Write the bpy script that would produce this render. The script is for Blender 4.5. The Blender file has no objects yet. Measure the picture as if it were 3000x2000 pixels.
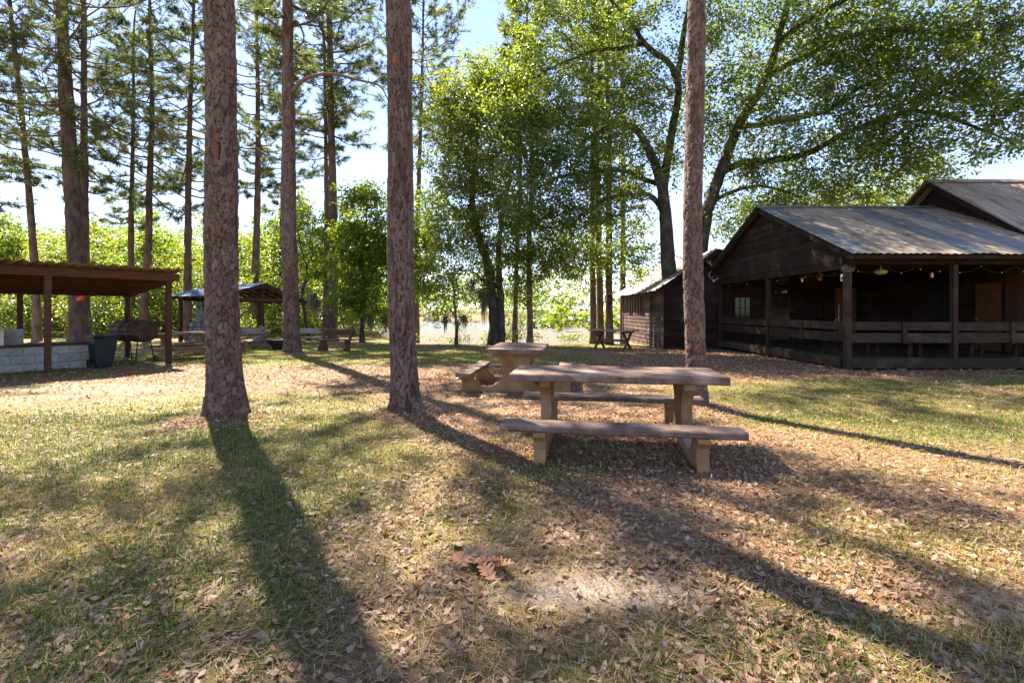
import bpy, math, random
import numpy as np
from mathutils import Vector, Matrix, Quaternion
R = math.radians
scene = bpy.context.scene
COL = scene.collection

# ------------------------------------------------------------------ camera
EYE = 1.42           # eye height above the lawn
FPX = 1400.0         # focal length in photograph pixels (3000 wide)
HOR = 910.0          # horizon row in the photograph
cam = bpy.data.cameras.new('Camera')
cam.sensor_width = 36.0
cam.lens = 36.0 * FPX / 3000.0
cam.shift_y = -(1000.0 - HOR) / 3000.0
cam.clip_start = 0.05
cam.clip_end = 6000.0
cam_ob = bpy.data.objects.new('Camera', cam)
cam_ob.location = (0, 0, EYE)
cam_ob.rotation_euler = (R(90), 0, 0)
COL.objects.link(cam_ob)
scene.camera = cam_ob

# ------------------------------------------------------------------ sky and sun
SUN_EL, SUN_AZ = R(51), R(-36)      # azimuth clockwise from +Y
sun_dir = Vector((math.sin(SUN_AZ) * math.cos(SUN_EL), math.cos(SUN_AZ) * math.cos(SUN_EL), math.sin(SUN_EL)))
world = bpy.data.worlds.new('World')
scene.world = world
world.use_nodes = True
wn = world.node_tree.nodes
wl = world.node_tree.links
sky = wn.new('ShaderNodeTexSky')
sky.sky_type = 'NISHITA'
sky.sun_disc = False
sky.sun_elevation = SUN_EL
sky.sun_rotation = SUN_AZ
sky.air_density = 1.0
sky.altitude = 1200.0
sky.dust_density = 0.15
sky.ozone_density = 1.6
bg = wn['Background']
bg.inputs['Strength'].default_value = 0.126
hs_ = wn.new('ShaderNodeHueSaturation')
hs_.inputs['Hue'].default_value = 0.516
hs_.inputs['Saturation'].default_value = 1.15
gm_ = wn.new('ShaderNodeGamma')          # evens out the whole sky and opens up the shadows
gm_.inputs['Gamma'].default_value = 0.63
wl.new(sky.outputs['Color'], hs_.inputs['Color'])
wl.new(hs_.outputs['Color'], gm_.inputs['Color'])
wl.new(gm_.outputs['Color'], bg.inputs['Color'])
sun = bpy.data.lights.new('Sun', 'SUN')
sun.energy = 4.6
sun.angle = R(0.55)
sun.color = (1.0, 0.92, 0.79)
sun_ob = bpy.data.objects.new('Sun', sun)
sun_ob.rotation_euler = (-sun_dir).to_track_quat('-Z', 'Y').to_euler()
sun_ob.location = (-20, 30, 40)
COL.objects.link(sun_ob)

vs = scene.view_settings
vs.view_transform = 'Standard'
vs.look = 'None'
vs.gamma = 1.0
vs.use_curve_mapping = False
vs.exposure = 2.4
scene.cycles.max_bounces = 6
scene.cycles.diffuse_bounces = 3
scene.cycles.transmission_bounces = 4
scene.cycles.glossy_bounces = 2
scene.cycles.caustics_reflective = False
scene.cycles.caustics_refractive = False
scene.cycles.sample_clamp_indirect = 6.0
scene.cycles.use_denoising = True

# ------------------------------------------------------------------ helpers
def PX(px, py, y):
    """a point at depth y that the photograph shows at pixel (px, py)"""
    return np.array([(px - 1500.0) * y / FPX, y, EYE + (HOR - py) * y / FPX])

def GX(px, y):
    return (px - 1500.0) * y / FPX

def hash2(ix, iy, seed):
    h = (ix.astype(np.int64) * 374761393 + iy.astype(np.int64) * 668265263 + seed * 1442695041) & 0x7fffffff
    h = ((h ^ (h >> 13)) * 1274126177) & 0x7fffffff
    h = (h ^ (h >> 16)) & 0xffffff
    return h / float(0xffffff)

def noise2(x, y, seed=0):
    x = np.asarray(x, float); y = np.asarray(y, float)
    ix = np.floor(x); iy = np.floor(y)
    fx = x - ix; fy = y - iy
    fx = fx * fx * (3 - 2 * fx); fy = fy * fy * (3 - 2 * fy)
    a = hash2(ix, iy, seed); b = hash2(ix + 1, iy, seed)
    c = hash2(ix, iy + 1, seed); d = hash2(ix + 1, iy + 1, seed)
    return (a * (1 - fx) + b * fx) * (1 - fy) + (c * (1 - fx) + d * fx) * fy

def fbm(x, y, seed=0, octv=4):
    s = 0; amp = 0.5; tot = 0
    for k in range(octv):
        s = s + amp * noise2(np.asarray(x) * 2 ** k, np.asarray(y) * 2 ** k, seed + 17 * k)
        tot += amp; amp *= 0.55
    return s / tot

def sstep(a, b, x):
    t = np.clip((np.asarray(x, float) - a) / (b - a), 0, 1)
    return t * t * (3 - 2 * t)

def link(name, me, parent=None):
    o = bpy.data.objects.new(name, me)
    COL.objects.link(o)
    if parent is not None:
        o.parent = parent
    return o

def tag(o, label=None, cat=None, group=None, kind=None):
    if label: o['label'] = label
    if cat: o['category'] = cat
    if group: o['group'] = group
    if kind: o['kind'] = kind
    return o

def thing(name, label, cat, loc=(0, 0, 0), rotz=0.0, group=None):
    o = bpy.data.objects.new(name, None)
    o.empty_display_size = 0.2
    o.location = loc
    o.rotation_euler = (0, 0, rotz)
    COL.objects.link(o)
    return tag(o, label, cat, group)

def np_mesh(name, V, F, mat=None, smooth=False, fattr=None, vattr=None):
    """mesh from numpy arrays; F is (m,3), (m,4) or a list of such arrays"""
    me = bpy.data.meshes.new(name)
    V = np.ascontiguousarray(V, dtype=np.float32)
    Fs = F if isinstance(F, list) else [F]
    Fs = [np.asarray(f, dtype=np.int32) for f in Fs if len(f)]
    loops = np.concatenate([f.ravel() for f in Fs])
    tot = np.concatenate([np.full(len(f), f.shape[1], np.int32) for f in Fs])
    start = np.concatenate([[0], np.cumsum(tot)[:-1]]).astype(np.int32)
    me.vertices.add(len(V))
    me.vertices.foreach_set('co', V.ravel())
    me.loops.add(len(loops))
    me.loops.foreach_set('vertex_index', loops)
    me.polygons.add(len(tot))
    me.polygons.foreach_set('loop_start', start)
    me.polygons.foreach_set('loop_total', tot)
    if smooth:
        me.polygons.foreach_set('use_smooth', np.ones(len(tot), dtype=bool))
    for nm, arr in (fattr or {}).items():
        a = me.attributes.new(nm, 'FLOAT', 'FACE')
        a.data.foreach_set('value', np.ascontiguousarray(arr, dtype=np.float32))
    for nm, arr in (vattr or {}).items():
        a = me.attributes.new(nm, 'FLOAT', 'POINT')
        a.data.foreach_set('value', np.ascontiguousarray(arr, dtype=np.float32))
    me.update(calc_edges=True)
    if mat is not None:
        me.materials.append(mat)
    return me

class MB:
    """collects shapes for one mesh"""
    def __init__(self):
        self.v = []; self.f = []
    def add(self, V, F):
        o = len(self.v)
        self.v += [tuple(p) for p in V]
        self.f += [tuple(i + o for i in f) for f in F]
        return self
    def box(self, c, s, rz=0.0, rx=0.0, ry=0.0, bev=0.0):
        M = Matrix.Rotation(rz, 3, 'Z') @ Matrix.Rotation(ry, 3, 'Y') @ Matrix.Rotation(rx, 3, 'X')
        hx, hy, hz = s[0] / 2, s[1] / 2, s[2] / 2
        if bev <= 0:
            P = [(-hx, -hy, -hz), (hx, -hy, -hz), (hx, hy, -hz), (-hx, hy, -hz), (-hx, -hy, hz), (hx, -hy, hz), (hx, hy, hz), (-hx, hy, hz)]
            F = [(3, 2, 1, 0), (4, 5, 6, 7), (0, 1, 5, 4), (1, 2, 6, 5), (2, 3, 7, 6), (3, 0, 4, 7)]
        else:
            b = bev; P = []; F = []
            ring = lambda x, y, z: [(-x, -y, z), (x, -y, z), (x, y, z), (-x, y, z)]
            P += ring(hx - b, hy - b, -hz) + ring(hx, hy, -hz + b) + ring(hx, hy, hz - b) + ring(hx - b, hy - b, hz)
            F.append((3, 2, 1, 0)); F.append((12, 13, 14, 15))
            for k in range(3):
                for i in range(4):
                    j = (i + 1) % 4
                    F.append((4 * k + i, 4 * k + j, 4 * k + 4 + j, 4 * k + 4 + i))
        c = Vector(c)
        return self.add([(M @ Vector(p)) + c for p in P], F)
    def bar(self, a, b, w, h, up=(0, 0, 1)):
        """box of section w x h from a to b"""
        a = Vector(a); b = Vector(b)
        d = (b - a).normalized(); u = Vector(up)
        s = d.cross(u)
        if s.length < 1e-4: s = Vector((1, 0, 0))
        s.normalize(); u = s.cross(d).normalized()
        P = []
        for p in (a, b):
            P += [p - s * w / 2 - u * h / 2, p + s * w / 2 - u * h / 2, p + s * w / 2 + u * h / 2, p - s * w / 2 + u * h / 2]
        return self.add(P, [(0, 1, 2, 3), (7, 6, 5, 4), (0, 4, 5, 1), (1, 5, 6, 2), (2, 6, 7, 3), (3, 7, 4, 0)])
    def prism(self, outline, axis_o, ax, ay, ext):
        """outline [(u,v)] in the plane axis_o + u*ax + v*ay, extruded by the vector ext"""
        o = Vector(axis_o); ax = Vector(ax); ay = Vector(ay); e = Vector(ext)
        n = len(outline)
        P = [o + ax * u + ay * v for u, v in outline]
        P += [p + e for p in P]
        F = [tuple(range(n - 1, -1, -1)), tuple(range(n, 2 * n))]
        F += [(i, (i + 1) % n, n + (i + 1) % n, n + i) for i in range(n)]
        return self.add(P, F)
    def tube(self, pts, rad, seg=8, cap=True):
        V, F = tube_np(np.array(pts, float), np.array(rad, float) if np.ndim(rad) else np.full(len(pts), rad), seg)
        o = len(self.v)
        self.add(V, F.tolist())
        if cap:
            n = len(pts)
            self.f.append(tuple(o + i for i in range(seg - 1, -1, -1)))
            self.f.append(tuple(o + (n - 1) * seg + i for i in range(seg)))
        return self
    def lathe(self, prof, c=(0, 0, 0), seg=16, sx=1.0, sy=1.0):
        P = []; F = []
        for r, z in prof:
            for i in range(seg):
                a = 2 * math.pi * i / seg
                P.append((c[0] + r * math.cos(a) * sx, c[1] + r * math.sin(a) * sy, c[2] + z))
        for k in range(len(prof) - 1):
            for i in range(seg):
                j = (i + 1) % seg
                F.append((k * seg + i, k * seg + j, (k + 1) * seg + j, (k + 1) * seg + i))
        F.append(tuple(range(seg - 1, -1, -1)))
        F.append(tuple((len(prof) - 1) * seg + i for i in range(seg)))
        return self.add(P, F)
    def mesh(self, name, mat, smooth=False):
        me = bpy.data.meshes.new(name)
        me.from_pydata(self.v, [], self.f)
        me.update()
        if smooth:
            for p in me.polygons: p.use_smooth = True
            try: me.set_sharp_from_angle(angle=R(40))
            except Exception: pass
        me.materials.append(mat)
        return me
    def build(self, name, mat, parent=None, smooth=False, loc=None):
        o = link(name, self.mesh(name, mat, smooth), parent)
        if loc is not None: o.location = loc
        return o

def tube_np(P, r, seg=6):
    """vertices and quads of a tapered tube along the points P"""
    n = len(P)
    T = np.gradient(P, axis=0)
    T /= np.maximum(np.linalg.norm(T, axis=1, keepdims=True), 1e-9)
    ref = np.array([0., 0., 1.]) if abs(T[0][2]) < 0.9 else np.array([1., 0., 0.])
    S = np.cross(T, ref); S /= np.maximum(np.linalg.norm(S, axis=1, keepdims=True), 1e-9)
    U = np.cross(S, T)
    a = np.linspace(0, 2 * np.pi, seg, endpoint=False)
    V = P[:, None, :] + r[:, None, None] * (np.cos(a)[None, :, None] * S[:, None, :] + np.sin(a)[None, :, None] * U[:, None, :])
    V = V.reshape(-1, 3)
    i = np.arange(n - 1)[:, None] * seg; j = np.arange(seg)[None, :]; k = (j + 1) % seg
    F = np.stack([i + j, i + k, i + seg + k, i + seg + j], axis=-1).reshape(-1, 4)
    return V, F

class Tubes:
    def __init__(self): self.V = []; self.F = []; self.n = 0
    def add(self, P, r, seg=5):
        V, F = tube_np(np.asarray(P, float), np.asarray(r, float), seg)
        self.V.append(V); self.F.append(F + self.n); self.n += len(V)
    def mesh(self, name, mat):
        return np_mesh(name, np.concatenate(self.V), np.concatenate(self.F), mat, smooth=True)

# ------------------------------------------------------------------ materials
def new_mat(name):
    m = bpy.data.materials.new(name)
    m.use_nodes = True
    nt = m.node_tree
    b = nt.nodes['Principled BSDF']
    return m, nt, b

def N(nt, kind, **kw):
    n = nt.nodes.new(kind)
    for k, v in kw.items(): setattr(n, k, v)
    return n

def ramp(nt, fac, stops):
    r = N(nt, 'ShaderNodeValToRGB')
    e = r.color_ramp.elements
    while len(e) < len(stops): e.new(0.5)
    for i, (p, c) in enumerate(stops):
        e[i].position = p; e[i].color = (c[0], c[1], c[2], 1)
    nt.links.new(fac, r.inputs['Fac'])
    return r.outputs['Color']

def noise_node(nt, scale, detail=4, stretch=(1, 1, 1), coord='Object', rough=0.6, dist=0.0):
    tc = N(nt, 'ShaderNodeTexCoord')
    mp = N(nt, 'ShaderNodeMapping')
    mp.inputs['Scale'].default_value = stretch
    nt.links.new(tc.outputs[coord], mp.inputs['Vector'])
    nz = N(nt, 'ShaderNodeTexNoise')
    nz.inputs['Scale'].default_value = scale
    nz.inputs['Detail'].default_value = detail
    nz.inputs['Roughness'].default_value = rough
    nz.inputs['Distortion'].default_value = dist
    nt.links.new(mp.outputs['Vector'], nz.inputs['Vector'])
    return nz.outputs['Fac']

def mixc(nt, fac, a, b, mode='MIX'):
    m = N(nt, 'ShaderNodeMix', data_type='RGBA', blend_type=mode)
    for s, v in ((m.inputs[0], fac), (m.inputs[6], a), (m.inputs[7], b)):
        if hasattr(v, 'links') or isinstance(v, bpy.types.NodeSocket): nt.links.new(v, s)
        elif isinstance(v, (int, float)): s.default_value = v
        else: s.default_value = (v[0], v[1], v[2], 1)
    return m.outputs[2]

def bump(nt, b, h, strength=0.3, dist=0.01):
    n = N(nt, 'ShaderNodeBump')
    n.inputs['Strength'].default_value = strength
    n.inputs['Distance'].default_value = dist
    nt.links.new(h, n.inputs['Height'])
    nt.links.new(n.outputs['Normal'], b.inputs['Normal'])

def surf(name, c1, c2, scale=6, stretch=(1, 1, 1), rough=0.85, c3=None, s3=1.2, bs=0.3, bd=0.01, metal=0.0, fine=40, lo=0.35, hi=0.65, spec=0.15, objvar=0.25):
    """two tones mixed by stretched noise, an optional third in large patches, fine bump, and a small tone change from object to object"""
    m, nt, b = new_mat(name)
    f = noise_node(nt, scale, 5, stretch)
    col = ramp(nt, f, [(lo, c1), (hi, c2)])
    if c3 is not None:
        f3 = noise_node(nt, s3, 4, (1, 1, 1))
        f3 = ramp(nt, f3, [(0.5, (0, 0, 0)), (0.68, (1, 1, 1))])
        col = mixc(nt, f3, col, c3)
    if objvar > 0:
        oi = N(nt, 'ShaderNodeObjectInfo')
        v = N(nt, 'ShaderNodeMapRange')
        v.inputs['To Min'].default_value = 1 - objvar; v.inputs['To Max'].default_value = 1 + objvar
        nt.links.new(oi.outputs['Random'], v.inputs['Value'])
        hs = N(nt, 'ShaderNodeHueSaturation')
        nt.links.new(v.outputs['Result'], hs.inputs['Value'])
        nt.links.new(col, hs.inputs['Color'])
        col = hs.outputs['Color']
    nt.links.new(col, b.inputs['Base Color'])
    b.inputs['Roughness'].default_value = rough
    b.inputs['Metallic'].default_value = metal
    b.inputs['Specular IOR Level'].default_value = spec
    f2 = noise_node(nt, fine, 4, stretch)
    bump(nt, b, f2, bs, bd)
    return m

def foliage_mat(name, stops, trans=0.5, tcol=None, rough=0.55, spec=0.35, tsat=1.0):
    """leaf: coloured per leaf by the tint attribute, part diffuse, part translucent"""
    m, nt, b = new_mat(name)
    at = N(nt, 'ShaderNodeAttribute', attribute_name='tint')
    col = ramp(nt, at.outputs['Fac'], stops)
    nt.links.new(col, b.inputs['Base Color'])
    b.inputs['Roughness'].default_value = rough
    b.inputs['Specular IOR Level'].default_value = spec
    tr = N(nt, 'ShaderNodeBsdfTranslucent')
    tc = mixc(nt, 1.0, col, tcol or (1.9, 1.7, 0.6), 'MULTIPLY')
    nt.links.new(tc, tr.inputs['Color'])
    ms = N(nt, 'ShaderNodeMixShader')
    ms.inputs[0].default_value = trans
    nt.links.new(b.outputs[0], ms.inputs[1]); nt.links.new(tr.outputs[0], ms.inputs[2])
    nt.links.new(ms.outputs[0], nt.nodes['Material Output'].inputs['Surface'])
    return m

M = {}
M['dark_wood'] = surf('dark stained boards', (.015, .0075, .006), (.030, .016, .0125), 5, (1, 12, 12), c3=(.044, .028, .022), s3=1.5, bs=.4)
M['porch_wood'] = surf('weathered porch wood', (.026, .016, .011), (.052, .035, .024), 4, (1, 10, 10), c3=(.075, .053, .038), s3=2.0, bs=.4)
M['siding'] = surf('brown clapboard', (.050, .028, .022), (.11, .068, .053), 4, (8, 1, 8), c3=(.15, .105, .085), s3=2.0, bs=.4)
M['red_wood'] = surf('red brown shelter timber', (.055, .023, .015), (.11, .050, .033), 5, (1, 10, 10), c3=(.08, .038, .026), bs=.35)
M['grey_wood'] = surf('silvered bench wood', (.16, .13, .105), (.30, .25, .21), 5, (1, 10, 10), c3=(.11, .085, .07), bs=.4)
M['brown_wood'] = surf('old brown table wood', (.085, .045, .032), (.17, .095, .07), 6, (10, 1, 10), bs=.4)
M['door_wood'] = surf('varnished door', (.10, .038, .018), (.18, .075, .035), 5, (8, 8, 1), bs=.2, rough=.5)
M['slab'] = surf('dark stained concrete slab', (.095, .058, .045), (.22, .150, .115), 7, (1, 1, 1), c3=(.31, .225, .175), s3=2.2, bs=.5, bd=.006, fine=90, objvar=.08)
M['cast'] = surf('tan cast concrete', (.21, .108, .042), (.34, .205, .100), 4, (1, 1, 1), c3=(.27, .215, .16), s3=2.4, bs=.5, bd=.006, fine=80, objvar=.1)
M['block'] = surf('painted concrete block', (.27, .27, .255), (.40, .39, .355), 5, (1, 1, 1), c3=(.22, .175, .115), s3=3.5, bs=.5, fine=70, objvar=.15)
M['mortar'] = surf('mortar', (.16, .15, .14), (.26, .25, .23), 8, bs=.4)
M['cream'] = surf('cream enamel', (.55, .47, .32), (.66, .58, .42), 4, rough=.6, bs=.1)
M['burl'] = surf('mossy weathered burl', (.07, .07, .045), (.17, .16, .11), 14, bs=.6)
M['stone'] = surf('grey fieldstone', (.11, .105, .095), (.22, .21, .185), 4, bs=.5, objvar=.3)
M['roof_metal'] = surf('grey galvanised roof', (.10, .105, .11), (.18, .185, .19), 3, (1.5, .25, 1), rough=.55, c3=(.19, .115, .065), s3=.6, bs=.12, fine=14, metal=.35, objvar=.10, spec=.5)
M['roof_rust'] = surf('rust streaked roof', (.24, .17, .115), (.40, .32, .25), 3, (2.5, .3, 1), rough=.55, c3=(.16, .085, .045), s3=.9, bs=.12, fine=14, metal=.2, objvar=.12)
M['roof_pale'] = surf('pale weathered tin', (.12, .10, .088), (.23, .205, .185), 3, (.4, 2, 1), rough=.5, c3=(.22, .13, .08), s3=1.2, bs=.12, fine=14, metal=.2, objvar=.12)
M['roof_blue'] = surf('blue grey tin', (.09, .125, .18), (.16, .21, .28), 3, (1, .3, 1), rough=.75, bs=.1, fine=14, metal=0.0, objvar=.1)
M['roof_brown'] = surf('brown fibre sheet', (.20, .13, .08), (.34, .24, .16), 4, (1, 3, 1), rough=.8, c3=(.12, .06, .035), bs=.3, objvar=.15)
M['black_plastic'] = surf('dark bin plastic', (.010, .012, .014), (.020, .023, .026), 4, rough=.45, bs=.05)
M['iron'] = surf('rusted drum steel', (.055, .030, .026), (.105, .06, .05), 5, rough=.6, c3=(.15, .075, .045), s3=3, bs=.3, metal=.3)
M['black_iron'] = surf('black iron', (.015, .014, .014), (.035, .03, .028), 6, rough=.6, bs=.2)
M['bone'] = surf('bleached antler', (.42, .36, .28), (.6, .54, .44), 8, bs=.2)
M['lamp_glass'] = surf('cream opal glass', (.72, .62, .42), (.8, .72, .52), 3, rough=.25, bs=.02, spec=.5)
M['brass'] = surf('aged brass', (.30, .17, .06), (.42, .25, .09), 5, rough=.4, metal=.7, bs=.05)
M['bulb'] = surf('amber bulb', (.55, .20, .05), (.7, .30, .08), 5, rough=.2, bs=.02, spec=.6)
M['wire'] = surf('grey wire', (.03, .028, .026), (.06, .055, .05), 5, bs=.05)
M['white_paint'] = surf('white paint', (.62, .62, .60), (.75, .75, .73), 6, bs=.1)  # speaker paint, also used for the porch window's painted reflection
M['dead_wood'] = surf('dead twig wood', (.20, .13, .10), (.34, .25, .20), 8, (1, 1, 6), bs=.4)
M['oak_bark'] = surf('oak bark', (.030, .023, .019), (.085, .066, .054), 5, (1, 1, .35), c3=(.11, .10, .085), s3=2.5, bs=.9, bd=.03, fine=22)
M['pine_far_bark'] = surf('pine bark', (.060, .038, .030), (.165, .11, .085), 7, (1, 1, .3), c3=(.19, .10, .065), s3=2.0, bs=.9, bd=.03, fine=18)

mg, nt, b = new_mat('window glass')
b.inputs['Base Color'].default_value = (.02, .022, .024, 1)
b.inputs['Roughness'].default_value = .06
b.inputs['Specular IOR Level'].default_value = .2
M['glass'] = mg

def pine_bark_mat():
    m, nt, b = new_mat('plated pine bark')
    at = N(nt, 'ShaderNodeAttribute', attribute_name='plate')
    cr = N(nt, 'ShaderNodeAttribute', attribute_name='crack')
    base = ramp(nt, at.outputs['Fac'], [(0, (.088, .052, .042)), (.3, (.150, .096, .080)), (.58, (.205, .143, .124)), (.8, (.140, .080, .062)), (.92, (.26, .105, .055)), (1, (.34, .125, .055))])
    f = noise_node(nt, 45, 5, (1, 1, .45))
    base = mixc(nt, .55, base, ramp(nt, f, [(.3, (.35, .33, .33)), (.7, (1.25, 1.2, 1.18))]), 'MULTIPLY')
    col = mixc(nt, cr.outputs['Fac'], base, (.030, .017, .013))
    nt.links.new(col, b.inputs['Base Color'])
    b.inputs['Roughness'].default_value = .9
    b.inputs['Specular IOR Level'].default_value = .2
    f2 = noise_node(nt, 70, 5, (1, 1, .4))
    bump(nt, b, f2, .9, .016)
    return m
M['pine_bark'] = pine_bark_mat()

M['oak_leaf'] = foliage_mat('oak leaf', [(0, (.040, .070, .018)), (.5, (.086, .124, .032)), (1, (.165, .195, .062))], .52, (2.5, 2.3, .55), rough=.38, spec=.6)
M['shore_leaf'] = foliage_mat('shore tree leaf', [(0, (.062, .092, .022)), (.5, (.118, .155, .036)), (1, (.20, .225, .070))], .52, (2.4, 2.2, .55), rough=.38, spec=.6)
M['bright_leaf'] = foliage_mat('spring leaf', [(0, (.055, .095, .020)), (.5, (.10, .15, .028)), (1, (.17, .20, .045))], .60, (2.4, 2.2, .5))
M['needle'] = foliage_mat('pine needle', [(0, (.055, .080, .030)), (.5, (.095, .125, .046)), (.85, (.16, .175, .07)), (1, (.20, .14, .065))], .45, (1.9, 1.8, .9), rough=.5, spec=.4)
M['moss'] = foliage_mat('spanish moss', [(0, (.12, .115, .085)), (1, (.22, .20, .15))], .35, (1.2, 1.15, .9))
M['grass_blade'] = foliage_mat('grass blade', [(0, (.048, .095, .014)), (.3, (.120, .165, .026)), (.5, (.22, .205, .045)), (.72, (.34, .245, .095)), (1, (.46, .34, .17))], .40, (1.5, 1.4, .7), rough=.6)
M['dry_leaf'] = foliage_mat('fallen leaf', [(0, (.095, .045, .024)), (.3, (.23, .118, .060)), (.65, (.36, .235, .15)), (.9, (.49, .355, .24)), (1, (.42, .16, .06))], .25, (1.2, 1.0, .7), rough=.6)
# ------------------------------------------------------------------ the ground
def shore(x):
    x = np.asarray(x, float)
    return 22.3 + np.maximum(0, -5.5 - x) * 3.0 + np.maximum(0, x - 5.2) * 2.2 + .5 * np.sin(x * .9)

TRUNKS = [(-3.77, 6.35, .26), (-1.45, 6.6, .23), (2.72, 7.05, .2), (-7.49, 16.3, .3)]     # soil and litter heaped round the big trunks
def ground_h(x, y):
    x = np.asarray(x, float); y = np.asarray(y, float)
    h = -0.13 * sstep(12, 24, y)
    h = h + 0.045 * (fbm(x * .35, y * .35, 3, 3) - .5) * sstep(1.5, 6, np.hypot(x - 1.1, y - 5.2))
    h = h + 0.03 * (fbm(x * 1.3, y * 1.3, 5, 3) - .5)
    for tx, ty, tr in TRUNKS:
        h = h + .07 * np.exp(-((x - tx) ** 2 + (y - ty) ** 2) / (2 * (tr * 1.7) ** 2))
    d = sstep(0, 3.2, y - shore(x))
    far = sstep(108, 135, y)
    h = h * (1 - d) + d * (-1.25 + .12 * (fbm(x * .25, y * .25, 9, 3) - .5) * (1 - far))
    h = h - .45 * sstep(70, 80, y) * (1 - far) * sstep(6, -4, x - y * .02)
    h = h + far * 1.9 * d
    return h

def ell(x, y, cx, cy, rx, ry, soft=.5):
    d = np.sqrt(((x - cx) / rx) ** 2 + ((y - cy) / ry) ** 2)
    return 1 - sstep(1 - soft, 1 + soft, d)

def zones(x, y):
    """share of green grass, of fallen leaves and of bare sand at a spot"""
    x = np.asarray(x, float); y = np.asarray(y, float)
    n1 = fbm(x * .45, y * .45, 21, 3); n2 = fbm(x * 1.7, y * 1.7, 31, 3); n3 = fbm(x * 2.4, y * 2.4, 41, 3)
    left = ell(x, y, -5.5, 5.2, 4.6, 3.0); right = ell(x, y, 7.2, 7.4, 4.6, 3.3, .45); back = ell(x, y, -7.5, 15.5, 6, 3.4) + ell(x, y, 3.0, 19.8, 4, 1.4)
    tab = ell(x, y, 1.0, 4.9, 2.2, 2.2, .4); tab2 = ell(x, y, .3, 9.0, 3.2, 2.6); rf = ell(x, y, 3.6, 2.6, 3.0, 2.1)
    path = ell(x, y, -4.5, 10.4, 6.5, 2.0); cab = ell(x, y, 7.6, 12.2, 3.8, 2.2, .4) + ell(x, y, 5.5, 15, 3.0, 5.0); bl = ell(x, y, -1.7, 2.0, 1.4, .8)
    g = .50 + .5 * left + .5 * right + .5 * back - .32 * tab - .25 * tab2 - .35 * path - .5 * cab + .02 * rf + 1.5 * (n1 - .5) + 1.3 * (n2 - .5)
    l = .12 + .55 * tab + .45 * tab2 + .20 * rf + .36 * path + .75 * cab + .3 * bl - .30 * left - .38 * right - .35 * back + .9 * (fbm(x * .5, y * .5, 51, 3) - .5) + .9 * (n3 - .5)
    for tx, ty, tr in TRUNKS:
        l = l + .75 * ell(x, y, tx + .12, ty - .15, tr * 3.0, tr * 2.6, .5); g = g - .7 * ell(x, y, tx + .1, ty - .1, tr * 2.6, tr * 2.2, .5)
    s = ell(x, y, .50, 2.42, .6, .2) * .75 + ell(x, y, 2.45, 2.32, .6, .16) * .7 + ell(x, y, -7.8, 8.1, 3.2, 1.5) * .45 + ell(x, y, .9, 3.2, 1.1, .5) * .35
    s = s * sstep(.30, .62, n2 + .15)
    return np.clip(g, 0, 1), np.clip(l, 0, 1), np.clip(s, 0, 1)

def axis(fine_lo, fine_hi, step, lo, hi, grow=1.16):
    a = list(np.arange(fine_lo, fine_hi + 1e-6, step))
    s = step; x = a[-1]
    while x < hi:
        s *= grow; x += s; a.append(x)
    s = step; x = a[0]; pre = []
    while x > lo:
        s *= grow; x -= s; pre.append(x)
    return np.array(pre[::-1] + a)

gx = axis(-14, 14, .20, -2500, 2500)
gy = axis(1.0, 24, .20, -300, 4000)
XX, YY = np.meshgrid(gx, gy)
ZZ = ground_h(XX, YY)
nx, ny = len(gx), len(gy)
V = np.stack([XX.ravel(), YY.ravel(), ZZ.ravel()], 1)
ii = np.arange(ny - 1)[:, None] * nx + np.arange(nx - 1)[None, :]
F = np.stack([ii, ii + 1, ii + 1 + nx, ii + nx], -1).reshape(-1, 4)
zg, zl, zs = zones(V[:, 0], V[:, 1])
mudm = sstep(.3, 2.4, V[:, 1] - shore(V[:, 0])) * (1 - sstep(112, 125, V[:, 1]))

def ground_mat():
    m, nt, b = new_mat('lawn soil')
    A = lambda n: N(nt, 'ShaderNodeAttribute', attribute_name=n).outputs['Fac']
    fn = noise_node(nt, 14, 6, (1, 1, 1), 'Object', .75)
    ff = noise_node(nt, 70, 5, (1, 1, 1), 'Object', .8)
    fm = noise_node(nt, 3.0, 5, (1, 1, 1), 'Object', .7)
    straw = ramp(nt, fn, [(.28, (.075, .045, .024)), (.5, (.21, .138, .070)), (.72, (.35, .245, .13))])
    green = ramp(nt, fn, [(.3, (.06, .065, .016)), (.55, (.18, .17, .042)), (.75, (.34, .285, .09))])
    leaf = ramp(nt, ff, [(.30, (.065, .033, .020)), (.5, (.24, .135, .078)), (.68, (.44, .28, .175))])
    sand = ramp(nt, fn, [(.3, (.33, .26, .20)), (.7, (.46, .38, .31))])
    mud = ramp(nt, fm, [(.35, (.10, .078, .062)), (.5, (.16, .125, .102)), (.65, (.20, .165, .135))])
    def thr(mask, k=.35):
        mth = N(nt, 'ShaderNodeMath', operation='MULTIPLY_ADD')
        nt.links.new(fm, mth.inputs[0]); mth.inputs[1].default_value = k; 
        sub = N(nt, 'ShaderNodeMath', operation='SUBTRACT'); nt.links.new(mask, sub.inputs[0]); sub.inputs[1].default_value = k * .5
        nt.links.new(sub.outputs[0], mth.inputs[2])
        return ramp(nt, mth.outputs[0], [(.25, (0, 0, 0)), (.75, (1, 1, 1))])
    col = mixc(nt, thr(A('grass')), straw, green)
    col = mixc(nt, thr(A('leaves'), .6), col, leaf)
    col = mixc(nt, thr(A('sand'), .5), col, sand)
    col = mixc(nt, A('mud'), col, mud)
    nt.links.new(col, b.inputs['Base Color'])
    b.inputs['Roughness'].default_value = .95
    b.inputs['Specular IOR Level'].default_value = .1
    bump(nt, b, ff, .8, .02)
    return m
M['ground'] = ground_mat()
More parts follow.
